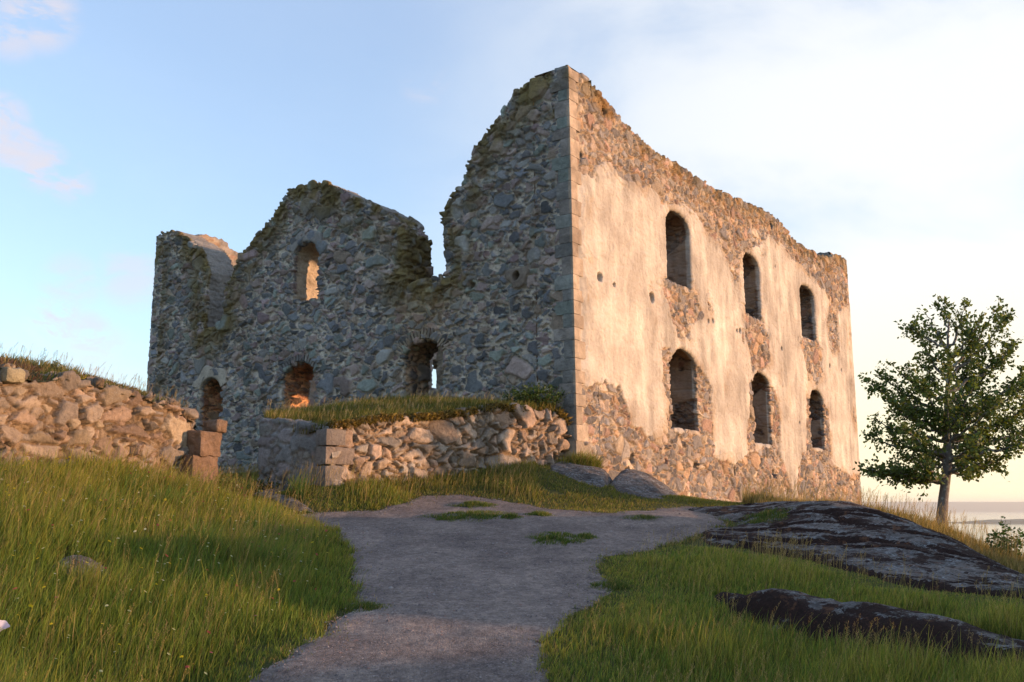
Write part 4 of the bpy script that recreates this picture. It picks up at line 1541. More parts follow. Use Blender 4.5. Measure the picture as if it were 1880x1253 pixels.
def stalks(P, H, seed, head=(0.40, 0.27, 0.13), stem=(0.30, 0.24, 0.10), wpx=0.0007, wind=(0.22, 0.06), hl=0.11):
    """tall flowering stems with loose seed heads"""
    rg = np.random.default_rng(seed)
    n = len(P)
    az = rg.uniform(0, 2 * math.pi, n)
    la = rg.uniform(0.0, 0.28, n)
    dx = np.cos(az) * la + wind[0] * rg.uniform(0.2, 1, n)
    dy = np.sin(az) * la + wind[1] * rg.uniform(0.2, 1, n)
    w = np.maximum(0.0022, P[:, 1] * wpx * 0.35)
    nh = 9
    V = np.zeros((n, 6 + nh * 4, 3), np.float32)
    C = np.ones((n, 6 + nh * 4, 4), np.float32)
    r = rg.uniform(0.7, 1.25, n)
    fa = rg.uniform(0, math.pi, n)
    fx, fy = np.cos(fa), np.sin(fa)
    for k, t in enumerate((0, 0.55, 1.0)):
        cx = P[:, 0] + dx * H * t ** 2
        cy = P[:, 1] + dy * H * t ** 2
        cz = P[:, 2] + H * (t - 0.06 * t * t)
        for s_, j in ((-1, 0), (1, 1)):
            V[:, 2 * k + j] = np.stack([cx + s_ * w * fx * 0.5, cy + s_ * w * fy * 0.5, cz], 1)
            C[:, 2 * k + j, :3] = np.array(stem) * r[:, None]
    for q_ in range(nh):
        t = 1.0 - (q_ / (nh - 1)) * (hl / H) * 1.2
        cx = P[:, 0] + dx * H * t ** 2
        cy = P[:, 1] + dy * H * t ** 2
        cz = P[:, 2] + H * (t - 0.06 * t * t)
        a2 = rg.uniform(0, 2 * math.pi, n)
        rad = (0.006 + 0.016 * math.sin(math.pi * (q_ + 0.5) / nh)) * rg.uniform(0.4, 1.2, n)
        ox, oy = np.cos(a2) * rad, np.sin(a2) * rad
        sz = np.maximum(0.006, P[:, 1] * wpx * 0.55) * rg.uniform(0.6, 1.2, n)
        b = 6 + q_ * 4
        c0 = np.stack([cx + ox * 0.2, cy + oy * 0.2, cz - sz], 1)
        c1 = np.stack([cx + ox + sz * 0.5 * fx, cy + oy + sz * 0.5 * fy, cz + sz * 0.2], 1)
        c2 = np.stack([cx + ox * 1.3, cy + oy * 1.3, cz + 1.9 * sz], 1)
        c3 = np.stack([cx + ox - sz * 0.5 * fx, cy + oy - sz * 0.5 * fy, cz + sz * 0.2], 1)
        for j, c_ in enumerate((c0, c1, c2, c3)):
            V[:, b + j] = c_
            C[:, b + j, :3] = np.array(head) * (r * rg.uniform(0.8, 1.2, n))[:, None]
    o = (np.arange(n) * (6 + nh * 4))[:, None]
    qs = [o + np.array([[0, 1, 3, 2]]), o + np.array([[2, 3, 5, 4]])] + [o + np.array([[6 + 4 * k, 7 + 4 * k, 8 + 4 * k, 9 + 4 * k]]) for k in range(nh)]
    return V.reshape(-1, 3), np.concatenate(qs), np.zeros((0, 3), int), C.reshape(-1, 4)


def merge(parts):
    Vs, Qs, Ts, Cs, o = [], [], [], [], 0
    for V, Q, T, C in parts:
        Vs.append(V); Qs.append(Q + o); Ts.append(T + o); Cs.append(C)
        o += len(V)
    return np.concatenate(Vs), np.concatenate(Qs), np.concatenate(Ts), np.concatenate(Cs)


def scatter(n, x0, x1, y0, y1, fn, mask, seed, near=True):
    rg = np.random.default_rng(seed)
    x = rg.uniform(x0, x1, n)
    y = rg.uniform(y0, y1, n)
    # inside a generous view wedge, so that a step to the side still works
    w = np.abs(x) < 0.62 * y + 2.2
    x, y = x[w], y[w]
    m = mask(x, y)
    x, y = x[m], y[m]
    z = fn(x, y)
    return np.stack([x, y, z], 1)


def cut_rocks(P):
    return P[~rock_above(P[:, 0], P[:, 1], P[:, 2])]


GB, GT = (0.032, 0.058, 0.012), (0.190, 0.265, 0.045)  # yellower tips, lightened further so the blades look sunlit
DRYT = (0.26, 0.22, 0.06)


def clump(P, sc, seed):
    return fbm2(P[:, 0], P[:, 1], sc, 3, seed)


wall_side = lambda x, y: ((x - W0[0]) * NWl[0] + (y - W0[1]) * NWl[1]) > 0.12       # on the camera side of the old wall
creep = lambda x, y: path_sd(x, y) < 0.32 * np.maximum(0, fbm2(x, y, 2.3, 3, 66) + 0.15) - 0.02
left_ok = lambda x, y: creep(x, y) & (wall_side(x, y) | (y > W1[1] + .1)) & (x < 0.5)

# left meadow
P = scatter(330000, -13, 0.2, 6.5, 20.5, G, lambda x, y: left_ok(x, y) & (poly_sd(x, y, bank_poly) < 0.0), 1)
keep = RNG.random(len(P)) < np.clip(1.25 - 0.035 * (P[:, 1] - 8), 0.5, 1)
P = cut_rocks(P[keep])
sdl = -path_sd(P[:, 0], P[:, 1])
c = clump(P, 0.8, 3)
lx0, ly0 = at(505, 920, 20.2)[:2]
H = (0.11 + 0.20 * sstep(0, 1.0, sdl)) * (1.0 + 0.7 * c) * (0.45 + 0.75 * RNG.random(len(P)) ** 1.3)
H = H * np.where(RNG.random(len(P)) < 0.07, 1.7, 1.0)
H = H * (0.22 + 0.78 * sstep(0.9, 1.8, np.hypot((P[:, 0] - lx0) * 0.8, P[:, 1] - ly0)))
Wd = np.maximum(0.0045, P[:, 1] * 0.0007) * RNG.uniform(0.7, 1.3, len(P))
dry = RNG.random(len(P)) < 0.10 + 0.30 * sstep(-0.2, 0.4, c) + 0.25 * sstep(12.0, 16.0, P[:, 1])  # more gold blades uphill, painting in the sunlight on the upper meadow
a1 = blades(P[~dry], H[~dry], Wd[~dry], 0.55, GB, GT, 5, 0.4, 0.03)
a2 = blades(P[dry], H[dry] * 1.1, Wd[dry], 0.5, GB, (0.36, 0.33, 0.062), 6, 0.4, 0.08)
sel = RNG.random(len(P)) < 0.022 * (0.25 + sstep(-0.2, 0.5, clump(P, 0.5, 8)) * 1.6) * (sdl > 0.45)
Ps = P[sel]
s1 = stalks(Ps, RNG.uniform(0.42, 0.72, len(Ps)), 7)
tf = []
for k_ in range(46):
    cc_ = P[RNG.integers(0, len(P))]
    if path_sd(cc_[0:1], cc_[1:2])[0] > -0.7:
        continue
    m_ = 150
    q_ = cc_[None, :2] + RNG.normal(0, 0.11, (m_, 2))
    q3 = np.stack([q_[:, 0], q_[:, 1], G(q_[:, 0], q_[:, 1])], 1)
    tf.append(blades(q3, RNG.uniform(0.28, 0.62, m_), np.full(m_, max(0.005, cc_[1] * 0.0006)), 0.75, GB, (0.26, 0.25, 0.06) if k_ % 2 else (0.13, 0.22, 0.045), 300 + k_, 0.3, 0.12))
V, Q, T, C = merge([a1, a2, s1] + tf)
g1 = mesh_obj('meadow_grass', V, [Q, T], M_GRASS, None, C)
stuff(g1, 'tall meadow grass with tan seed heads covering the slope left of the path', 'grass')

# right foreground and strip between the ledges
right_ok = lambda x, y: creep(x, y) & (x > -0.5)
P = scatter(400000, -0.2, 12.5, 6.8, 16.8, G, right_ok, 21)
keep = RNG.random(len(P)) < np.clip(1.2 - 0.05 * (P[:, 1] - 8), 0.4, 1)
P = cut_rocks(P[keep])
sdl = -path_sd(P[:, 0], P[:, 1])
c = clump(P, 0.9, 13)
# the ground by the foot of the outcrop is bare gravel
H = (0.08 + 0.15 * sstep(0, 1.3, sdl)) * (1.0 + 0.8 * c) * (0.45 + 0.75 * RNG.random(len(P)) ** 1.3)
H = H * np.where(RNG.random(len(P)) < 0.07, 1.7, 1.0)
strip = P[:, 1] > 10.9
sr1 = poly_sd(P[:, 0], P[:, 1], ROCKS[0][2])
H = H * (0.30 + 0.70 * sstep(-0.15, -0.75, sr1))
H = np.where(strip, H * 0.62, H)
Wd = np.maximum(0.0045, P[:, 1] * 0.0007) * RNG.uniform(0.7, 1.3, len(P))
dry = RNG.random(len(P)) < 0.28 + 0.42 * sstep(-0.3, 0.4, c)
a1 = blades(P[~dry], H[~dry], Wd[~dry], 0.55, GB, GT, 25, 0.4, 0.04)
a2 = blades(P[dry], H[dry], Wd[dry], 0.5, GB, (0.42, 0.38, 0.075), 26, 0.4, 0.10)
sel = RNG.random(len(P)) < 0.020 * (0.3 + sstep(-0.2, 0.5, clump(P, 0.6, 18)) * 1.6) * (sdl > 0.3)
Ps = P[sel]
s1 = stalks(Ps, RNG.uniform(0.25, 0.48, len(Ps)), 27, hl=0.08)
V, Q, T, C = merge([a1, a2, s1])
g2 = mesh_obj('meadow_grass', V, [Q, T], M_GRASS, None, C)
stuff(g2, 'yellow-green grass with seed heads around the low ledge right of the path', 'grass')

# grass between path and terrace wall, and round the boulders
ter_side = lambda x, y: ((x - P1[0]) * NT_[0] + (y - P1[1]) * NT_[1]) > 0.05
ru = lambda x, y: ((x - K3[0]) * NRv[0] + (y - K3[1]) * NRv[1]) > 0.1
P = scatter(150000, -8.5, 6.0, 18.0, 30.5, G, lambda x, y: creep(x, y) & (ter_side(x, y) | (x < P1[0] + .3)) & (poly_sd(x, y, ter_poly) < -0.1) & (poly_sd(x, y, bank_poly) < -0.1) & (ru(x, y) | (y < 25.5) | (x < -5)) & (wall_side(x, y) | (y > W1[1] + 0.3)), 31)
P = cut_rocks(P)
c = clump(P, 0.9, 33)
dw = ((P[:, 0] - P1[0]) * NT_[0] + (P[:, 1] - P1[1]) * NT_[1])
sdl = -path_sd(P[:, 0], P[:, 1])
H = (0.08 + 0.13 * sstep(0.0, 0.9, sdl)) * (1 + 0.5 * c) * RNG.uniform(0.5, 1.2, len(P))
H = np.where(P[:, 0] > 0.6, H * 0.42, H)
lx, ly = at(505, 920, 20.2)[:2]
H = H * (0.22 + 0.78 * sstep(0.9, 1.8, np.hypot((P[:, 0] - lx) * 0.8, P[:, 1] - ly)))
Wd = P[:, 1] * 0.00075 * RNG.uniform(0.7, 1.3, len(P))
a1 = blades(P, H, Wd, 0.5, GB, (0.21, 0.21, 0.045), 35, 0.4, 0.14)
sel = (RNG.random(len(P)) < 0.03) & (P[:, 0] < 0.5)
s1 = stalks(P[sel], RNG.uniform(0.28, 0.5, sel.sum()), 37)
V, Q, T, C = merge([a1, s1])
g3 = mesh_obj('grass_verge', V, [Q, T], M_GRASS, None, C)
stuff(g3, 'rough grass between the gravel path and the foot of the terrace wall', 'grass')

# grass on the terrace, hanging over its edge
P = scatter(90000, -9.5, 2.5, 19.5, 33, TERf, lambda x, y: poly_sd(x, y, ter_poly) > -0.10, 41)
c = clump(P, 0.8, 43)
H = 0.26 * (1 + 0.6 * c) * RNG.uniform(0.5, 1.2, len(P))
H = H * sstep(-8.5, -4.5, P[:, 0]) + 0.04
Wd = P[:, 1] * 0.0008 * RNG.uniform(0.7, 1.3, len(P))
a1 = blades(P, H, Wd, 0.6, (0.04, 0.05, 0.012), (0.15, 0.16, 0.04), 45, 0.4, 0.25, wind=(0.2, -0.3))
sel = (RNG.random(len(P)) < 0.022)
s1 = stalks(P[sel], RNG.uniform(0.3, 0.5, sel.sum()), 47, head=(0.45, 0.35, 0.24))
ne = 6500
fe = RNG.random(ne) * LT
pe_ = P1[None] + fe[:, None] * ST[None] + NT_[None] * RNG.uniform(-0.12, 0.10, ne)[:, None]
ze = np.interp(fe, [p[0] for p in tt], [p[1] for p in tt]) + RNG.uniform(-0.02, 0.12, ne)
pe_[:, 2] = ze
on = fbm2(pe_[:, 0], pe_[:, 1], 1.4, 3, 97) > -0.15
pe_ = pe_[on]
a3 = blades(pe_, RNG.uniform(0.08, 0.26, len(pe_)) * 0.8, np.full(len(pe_), 0.016), 0.9, (0.07, 0.06, 0.02), (0.21, 0.16, 0.055), 48, 0.55, 0.3, wind=(NT_[0] * 1.1, NT_[1] * 1.1))
a3[0].reshape(-1, 7, 3)[:, 3:6, 2] -= 0.06
a3[0].reshape(-1, 7, 3)[:, 6, 2] -= 0.14
V, Q, T, C = merge([a1, a3, s1])
g4 = mesh_obj('terrace_grass', V, [Q, T], M_GRASS, None, C)
stuff(g4, 'dry grass growing on top of the terrace wall against the castle', 'grass')

# heather and grass on the bank
P = scatter(100000, -18, -4, 12, 28, BANKf, lambda x, y: poly_sd(x, y, bank_poly) > -0.05, 51)
c = clump(P, 0.7, 53)
H = 0.15 * (1 + 0.8 * c) * RNG.uniform(0.4, 1.2, len(P))
Wd = P[:, 1] * 0.0009 * RNG.uniform(0.7, 1.3, len(P))
hh = clump(P, 0.5, 58) > -0.22
a1 = blades(P[hh], H[hh] * 0.75, Wd[hh] * 1.2, 0.9, (0.05, 0.03, 0.022), (0.19, 0.105, 0.07), 55, 0.4, 0.15)
a2 = blades(P[~hh], H[~hh] * 1.2, Wd[~hh], 0.6, GB, (0.13, 0.14, 0.035), 56, 0.4, 0.3)
sel = (RNG.random(len(P)) < 0.03) 
s1 = stalks(P[sel], RNG.uniform(0.2, 0.45, sel.sum()), 57)
V, Q, T, C = merge([a1, a2, s1])
g5 = mesh_obj('bank_heather', V, [Q, T], M_GRASS, None, C)
stuff(g5, 'brown heather and wispy grass on the bank above the old wall', 'heather')

# slope beyond the outcrop, round the tree
P = scatter(120000, 5.5, 19, 14.0, 30, G, lambda x, y: (x > 0.24 * y), 61)
P = P[P[:, 1] > 15.0]
P = cut_rocks(P)
c = clump(P, 0.9, 63)
H = 0.30 * (1 + 0.5 * c) * RNG.uniform(0.5, 1.2, len(P))
Wd = P[:, 1] * 0.0008 * RNG.uniform(0.7, 1.3, len(P))
a1 = blades(P, H, Wd, 0.5, (0.05, 0.05, 0.015), (0.24, 0.20, 0.07), 65, 0.4, 0.35)
sel = (RNG.random(len(P)) < 0.06)
s1 = stalks(P[sel], RNG.uniform(0.4, 0.75, sel.sum()), 67, head=(0.42, 0.30, 0.18), hl=0.13)
V, Q, T, C = merge([a1, s1])
g6 = mesh_obj('slope_grass', V, [Q, T], M_GRASS, None, C)
stuff(g6, 'dry golden grass on the slope behind the large outcrop', 'grass')

# sparse trodden blades along both edges of the path
P = scatter(260000, -6, 7, 7.0, 21.0, lambda x, y: G(x, y) + 0.015, lambda x, y: (path_sd(x, y) > -0.12) & (path_sd(x, y) < 0.55), 111)
sde = path_sd(P[:, 0], P[:, 1])
pr = np.exp(-np.maximum(sde, 0) / 0.13) * sstep(-0.15, 0.35, fbm2(P[:, 0], P[:, 1], 3.2, 3, 112) + 0.12)
P = P[RNG.random(len(P)) < pr]
V, Q, T, C = blades(P, RNG.uniform(0.02, 0.085, len(P)), np.maximum(0.005, P[:, 1] * 0.0007), 0.9, (0.05, 0.06, 0.02), (0.17, 0.20, 0.05), 113, 0.4, 0.3)
stuff(mesh_obj('trodden_grass', V, [Q, T], M_GRASS, None, C), 'short trodden grass thinning out over the gravel along the path edges', 'grass')

# small tufts in the path
tufts = [((860, 950), 0.95, 0.32, 'wide green tuft where the path meets the verge'), ((1022, 993), 0.55, 0.30, 'round green tuft alone in the middle of the gravel'),
         ((938, 953), 0.25, 0.12, 'small low tuft right of the wide one'), ((1075, 990), 0.22, 0.12, 'tiny tuft right of the round one'), ((990, 948), 0.3, 0.12, 'thin tuft below the small rock slab'),
         ((870, 930), 0.55, 0.16, 'thin green tuft behind the flat slab'), ((1405, 948), 0.55, 0.3, 'bright green tuft in a hollow on top of the large outcrop')]
for i, ((u, v), rx, ry, lab) in enumerate(tufts):
    onrock = u == 1405
    fn_ = ROCKS[0][1] if onrock else (lambda x, y: G(x, y) + 0.02)
    h_ = hit(u, v, fn_) if onrock else hit(u, v)
    n = int(9000 * rx * (ry + .4) * 0.8)
    an = RNG.uniform(0, 2 * math.pi, n)
    rad = np.sqrt(RNG.random(n)) * (1 + 0.35 * np.sin(an * 3 + i) + 0.15 * np.sin(an * 7))
    x = h_[0] + rx * rad * np.cos(an)
    y = h_[1] + (ry * 2.2) * rad * np.sin(an)
    P = np.stack([x, y, fn_(x, y)], 1)
    c = clump(P, 3.5, 90 + i)
    c = c if rx > 0.5 else c + 9
    P = P[c > -0.25]
    H = np.clip(0.11 * (1.15 - 0.8 * rad[c > -0.25]), 0.02, 1) * RNG.uniform(0.5, 1.3, len(P))
    V, Q, T, C = blades(P, H, np.full(len(P), 0.011), 0.6, GB, (0.11, 0.16, 0.03), 95 + i, 0.35, 0.12)
    t_ = mesh_obj('grass_tuft', V, [Q, T], M_GRASS, None, C)
    tag(t_, lab, 'grass tuft', 'grass tufts in bare ground')

for i, ((u, v), sz_, lab) in enumerate([((1180, 955), 0.30, 'sparse low tuft on the gravel near the large outcrop'), ((668, 1120), 0.22, 'tuft at the left edge of the path'), ((1120, 1080), 0.25, 'tuft at the right edge of the path, level with the ledge')]):
    h_ = hit(u, v)
    n = 900
    an = RNG.uniform(0, 2 * math.pi, n)
    rad = np.sqrt(RNG.random(n)) * sz_ * (1 + 0.3 * np.sin(an * 3 + i))
    x, y = h_[0] + rad * np.cos(an) * 1.4, h_[1] + rad * np.sin(an)
    P = np.stack([x, y, G(x, y) + 0.02], 1)
    V, Q, T, C = blades(P, np.clip(0.10 * (1.2 - rad / sz_ * 0.8), 0.02, 1) * RNG.uniform(0.4, 1.2, n), np.full(n, 0.009), 0.7, GB, (0.11, 0.15, 0.03), 195 + i, 0.35, 0.15)
    tag(mesh_obj('grass_tuft', V, [Q, T], M_GRASS, None, C), lab, 'grass tuft', 'grass tufts in bare ground')

# ------------------------------------------------------------------ pebbles on the path
P = scatter(70000, -5, 6, 7.0, 21.0, lambda x, y: G(x, y) + 0.02, lambda x, y: path_sd(x, y) > 0.02, 71)
P = P[RNG.random(len(P)) < np.clip(0.35 + 1.2 * vnoise(P * np.array([0.8, 0.8, 0]), 3) - 0.3 + 0.5 * (path_sd(P[:, 0], P[:, 1]) < 0.5), 0.05, 1)]
n = len(P)
ico = np.array([[1, 0, 0], [-1, 0, 0], [0, 1, 0], [0, -1, 0], [0, 0, 1], [0, 0, -1]], float)
fac = np.array([[0, 2, 4], [2, 1, 4], [1, 3, 4], [3, 0, 4], [2, 0, 5], [1, 2, 5], [3, 1, 5], [0, 3, 5]])
sz = 0.006 + 0.016 * RNG.random(n) ** 3.0
sz = np.where(RNG.random(n) < 0.012, sz * 2.2, sz)
ang = RNG.uniform(0, math.pi, n)
Vp = np.tile(ico[None], (n, 1, 1)) * (1 + 0.35 * RNG.uniform(-1, 1, (n, 6, 1)))
Vp = Vp * np.stack([sz, sz * RNG.uniform(0.6, 1, n), sz * RNG.uniform(0.35, 0.7, n)], 1)[:, None, :]
ca, sa = np.cos(ang)[:, None], np.sin(ang)[:, None]
Vx = Vp[:, :, 0] * ca - Vp[:, :, 1] * sa
Vy = Vp[:, :, 0] * sa + Vp[:, :, 1] * ca
Vp = np.stack([Vx, Vy, Vp[:, :, 2]], 2) + P[:, None, :]
pc = np.array([(0.17, 0.14, 0.14), (0.24, 0.20, 0.19), (0.10, 0.085, 0.09), (0.27, 0.24, 0.23), (0.22, 0.14, 0.12)])[RNG.integers(0, 5, n)]
pc = np.repeat(pc[:, None, :], 6, 1).reshape(-1, 3)
pb = mesh_obj('gravel', Vp.reshape(-1, 3), [(fac[None] + (np.arange(n) * 6)[:, None, None]).reshape(-1, 3)], M_PEB, None, pc, smooth=False)
stuff(pb, 'loose gravel scattered over the path', 'gravel')

# flowers in the meadow
def flowers(P, H, colr, size, seed, name, label):
    rg = np.random.default_rng(seed)
    n = len(P)
    k = 6
    V = np.zeros((n, k + 1 + 4, 3)); C = np.ones((n, k + 5, 4))
    top = P + np.stack([rg.uniform(-.08, .08, n), rg.uniform(-.08, .08, n), H], 1)
    V[:, 0] = top
    C[:, :k + 1, :3] = np.array(colr)
    s = size * rg.uniform(0.6, 1.3, n)
    tx, ty = rg.uniform(-.6, .6, n), rg.uniform(-.9, .1, n)
    for i in range(k):
        a = 2 * math.pi * i / k
        V[:, 1 + i] = top + np.stack([s * math.cos(a), s * math.sin(a), 0.3 * s - s * (tx * math.cos(a) - ty * math.sin(a))], 1)
    w = 0.003
    V[:, k + 1] = P + [w, 0, 0]; V[:, k + 2] = P - [w, 0, 0]; V[:, k + 3] = top - [w, 0, 0]; V[:, k + 4] = top + [w, 0, 0]
    C[:, k + 1:, :3] = (0.06, 0.1, 0.03)
    o = (np.arange(n) * (k + 5))[:, None]
    T = np.concatenate([o + np.array([[0, 1 + i, 1 + (i + 1) % k]]) for i in range(k)])
    Q = o + np.array([[k + 1, k + 2, k + 3, k + 4]])
    ob = mesh_obj(name, V.reshape(-1, 3), [Q, T], M_GRASS, None, C.reshape(-1, 4).astype(np.float32))
    stuff(ob, label, 'wildflowers')


P = scatter(450, -11, -1.5, 7.0, 19.0, G, lambda x, y: left_ok(x, y) & wall_side(x, y) & (path_sd(x, y) < -0.3), 81)
flowers(P, np.full(len(P), 0.36), (0.62, 0.64, 0.60), 0.016, 82, 'white_flowers', 'tiny white flowers dotted through the left meadow')
P = scatter(200, -11, -1.5, 9.0, 19.0, G, lambda x, y: left_ok(x, y) & wall_side(x, y) & (path_sd(x, y) < -0.3), 83)
flowers(P, np.full(len(P), 0.38), (0.62, 0.50, 0.05), 0.018, 84, 'yellow_flowers', 'small yellow flowers dotted through the left meadow')
P = scatter(130, -11, -1.5, 9.0, 19.0, G, lambda x, y: left_ok(x, y) & wall_side(x, y) & (path_sd(x, y) < -0.3), 85)
flowers(P, np.full(len(P), 0.33), (0.40, 0.10, 0.14), 0.018, 86, 'pink_flowers', 'small pink clover heads dotted through the left meadow')

# ------------------------------------------------------------------ tubes, leaves, tree


def tube(pts, rads, ns=7):
    pts = np.array(pts, float)
    n = len(pts)
    tang = np.gradient(pts, axis=0)
    tang /= np.linalg.norm(tang, axis=1, keepdims=True) + 1e-9
    ref = np.array([0.3, 0.9, 0.1])
    X = np.cross(tang, ref); X /= np.linalg.norm(X, axis=1, keepdims=True) + 1e-9
    Yv = np.cross(tang, X)
    a = np.linspace(0, 2 * math.pi, ns, endpoint=False)
    V = pts[:, None] + (np.cos(a)[None, :, None] * X[:, None] + np.sin(a)[None, :, None] * Yv[:, None]) * np.array(rads)[:, None, None]
    i = np.arange(n * ns).reshape(n, ns)
    j = np.roll(i, -1, 1)
    Q = np.stack([i[:-1].ravel(), j[:-1].ravel(), j[1:].ravel(), i[1:].ravel()], 1)
    return V.reshape(-1, 3), Q


def leaf_mesh(P, D, size, cols, seed):
    """folded diamond leaves at P pointing along D"""
    rg = np.random.default_rng(seed)
    n = len(P)
    D = D / (np.linalg.norm(D, axis=1, keepdims=True) + 1e-9)
    R = rg.normal(size=(n, 3))
    X = np.cross(D, R); X /= np.linalg.norm(X, axis=1, keepdims=True) + 1e-9
    Nn = np.cross(D, X)
    s = size[:, None]
    V = np.stack([P, P + D * s * 0.45 + X * s * 0.30 + Nn * s * 0.10, P + D * s * 0.95 - Nn * s * 0.05, P + D * s * 0.45 - X * s * 0.30 + Nn * s * 0.10, P + D * s * 0.5], 1)
    C = np.ones((n, 5, 4), np.float32)
    C[:, :, :3] = cols[:, None, :]
    o = (np.arange(n) * 5)[:, None]
    T = np.concatenate([o + np.array([[0, 1, 4]]), o + np.array([[1, 2, 4]]), o + np.array([[4, 2, 3]]), o + np.array([[0, 4, 3]])])
    return V.reshape(-1, 3), T, C.reshape(-1, 4)


TY = 21.5
tb = hit(1727, 986)
tb = at(1727, 986, TY)
tz = float(G(tb[0], tb[1]))
tree = empty('tree', (tb[0], tb[1], tz), 'small broadleaf tree standing alone on the slope right of the castle', 'tree')
trunk_pts = [np.array([tb[0], tb[1], tz - 0.2])] + [at(u, v, TY) for u, v in ((1728, 978), (1729, 950), (1732, 915), (1736, 885), (1739, 855), (1740, 800), (1738, 740), (1742, 680), (1740, 620), (1743, 580))]
tr = [0.17, 0.145, 0.118, 0.106, 0.100, 0.098, 0.078, 0.060, 0.042, 0.025, 0.010]
Vt, Qt = tube(trunk_pts, tr, 12)
Vt = Vt + (0.012 * fbm(Vt * 6, 3, 2))[:, None]
mesh_obj('trunk', Vt, [Qt], M_BARK, tree)
tp = np.array(trunk_pts)
rg = np.random.default_rng(99)
BA = Acc()
LP, LD = [], []
cpx = 1740


def on_trunk(z):
    zz = tp[:, 2]
    return np.array([np.interp(z, zz, tp[:, k]) for k in range(2)] + [z])


def add_branch(start, end, r0, sag=0.12, twigs=14, tw_len=0.55, dens=1.0, first=0.25):
    n = 12
    t = np.linspace(0, 1, n)
    mid = (start + end) / 2 + np.array([0, 0, -sag * np.linalg.norm(end - start)])
    pts = (1 - t)[:, None] ** 2 * start + 2 * ((1 - t) * t)[:, None] * mid + t[:, None] ** 2 * end
    pts[1:-1] += rg.normal(0, 0.025, (n - 2, 3))
    V, Q = tube(pts, r0 * (1 - t) ** 0.8 + 0.004, 6)
    BA.add(V, Q, (0.1, 0.1, 0.1))
    ln = np.linalg.norm(end - start)
    for k in range(int(twigs * max(ln, 0.6))):
        f = rg.uniform(first, 1.0)
        p = np.array([np.interp(f, t, pts[:, c]) for c in range(3)])
        dr = (end - start) / ln
        d = dr * rg.uniform(0.3, 1.0) + rg.normal(0, 0.55, 3) + np.array([0, 0, 0.18])
        d /= np.linalg.norm(d)
        tl = tw_len * rg.uniform(0.35, 1.0) * (1.1 - 0.5 * f)
        e = p + d * tl
        tpz = np.stack([p, p + d * tl * 0.5 + np.array([0, 0, 0.02]), e])
        V, Q = tube(tpz, [0.004, 0.003, 0.0015], 4)
        BA.add(V, Q, (0.1, 0.1, 0.1))
        nl = int(rg.uniform(12, 22) * dens)
        ff = rg.uniform(0.15, 1.05, nl)
        LP.append(p[None] + (d * tl)[None] * ff[:, None] + rg.normal(0, 0.055, (nl, 3)))
        LD.append(d[None] * 0.6 + rg.normal(0, 0.6, (nl, 3)) + np.array([0, 0, -0.15]))


tips = [(1668, 600, -.3, 640), (1700, 575, .3, 640), (1735, 560, 0, 620), (1772, 565, .4, 640), (1828, 570, -.4, 680), (1850, 578, .2, 690), (1800, 590, -.6, 660), (1872, 622, .1, 720), (1690, 620, .6, 700), (1640, 672, -.2, 740),
        (1590, 702, .2, 770), (1612, 690, .6, 760), (1625, 735, -.6, 790), (1605, 770, .4, 810), (1600, 800, 0, 830), (1588, 858, -.1, 884), (1608, 868, .3, 885), (1640, 862, -.5, 880), (1650, 830, .6, 860), (1660, 790, -.9, 840),
        (1852, 838, 0, 862), (1830, 850, .5, 868), (1860, 770, .5, 810), (1885, 690, .1, 780), (1900, 735, -.3, 810), (1925, 655, .3, 770), (1935, 765, .3, 820), (1905, 800, -.5, 840), (1890, 700, -.8, 790), (1790, 700, -.9, 790), (1690, 700, -1.0, 790),
        (1740, 720, -1.3, 820), (1740, 640, -.9, 720), (1800, 640, .9, 720), (1690, 660, 1.0, 740), (1760, 760, 1.3, 840), (1700, 810, 1.2, 850), (1800, 820, 1.1, 860), (1800, 800, -1.2, 850), (1690, 850, -.9, 875), (1780, 850, -.7, 870), (1830, 740, -1.0, 810), (1840, 660, .6, 740),
        (1720, 760, -.5, 820), (1770, 700, .4, 770), (1650, 750, .7, 800)]
for (u, v, dy, vs) in tips:
    e = at(u, v, TY + dy)
    zst = at(1740, vs, TY)[2]
    add_branch(on_trunk(zst), e, 0.030 + 0.006 * abs(u - 1740) / 60)
add_branch(on_trunk(at(1736, 893, TY)[2]), at(1628, 872, TY - 0.2), 0.04, -0.18, 10, 0.5, 1.0, 0.45)
LPa, LDa = np.concatenate(LP), np.concatenate(LD)
nl = len(LPa)
print('tree leaves', nl)
lc = np.array([0.090, 0.130, 0.036])[None] * rg.uniform(0.6, 1.45, (nl, 1)) * np.where(rg.random((nl, 1)) < 0.15, np.array([[1.5, 1.3, 0.8]]), 1.0)
V, T, C = leaf_mesh(LPa, LDa, rg.uniform(0.07, 0.13, nl), lc, 4)
mesh_obj('crown', V, [T], M_LEAF, tree, C)
BA.obj('limbs', M_BARK, tree)


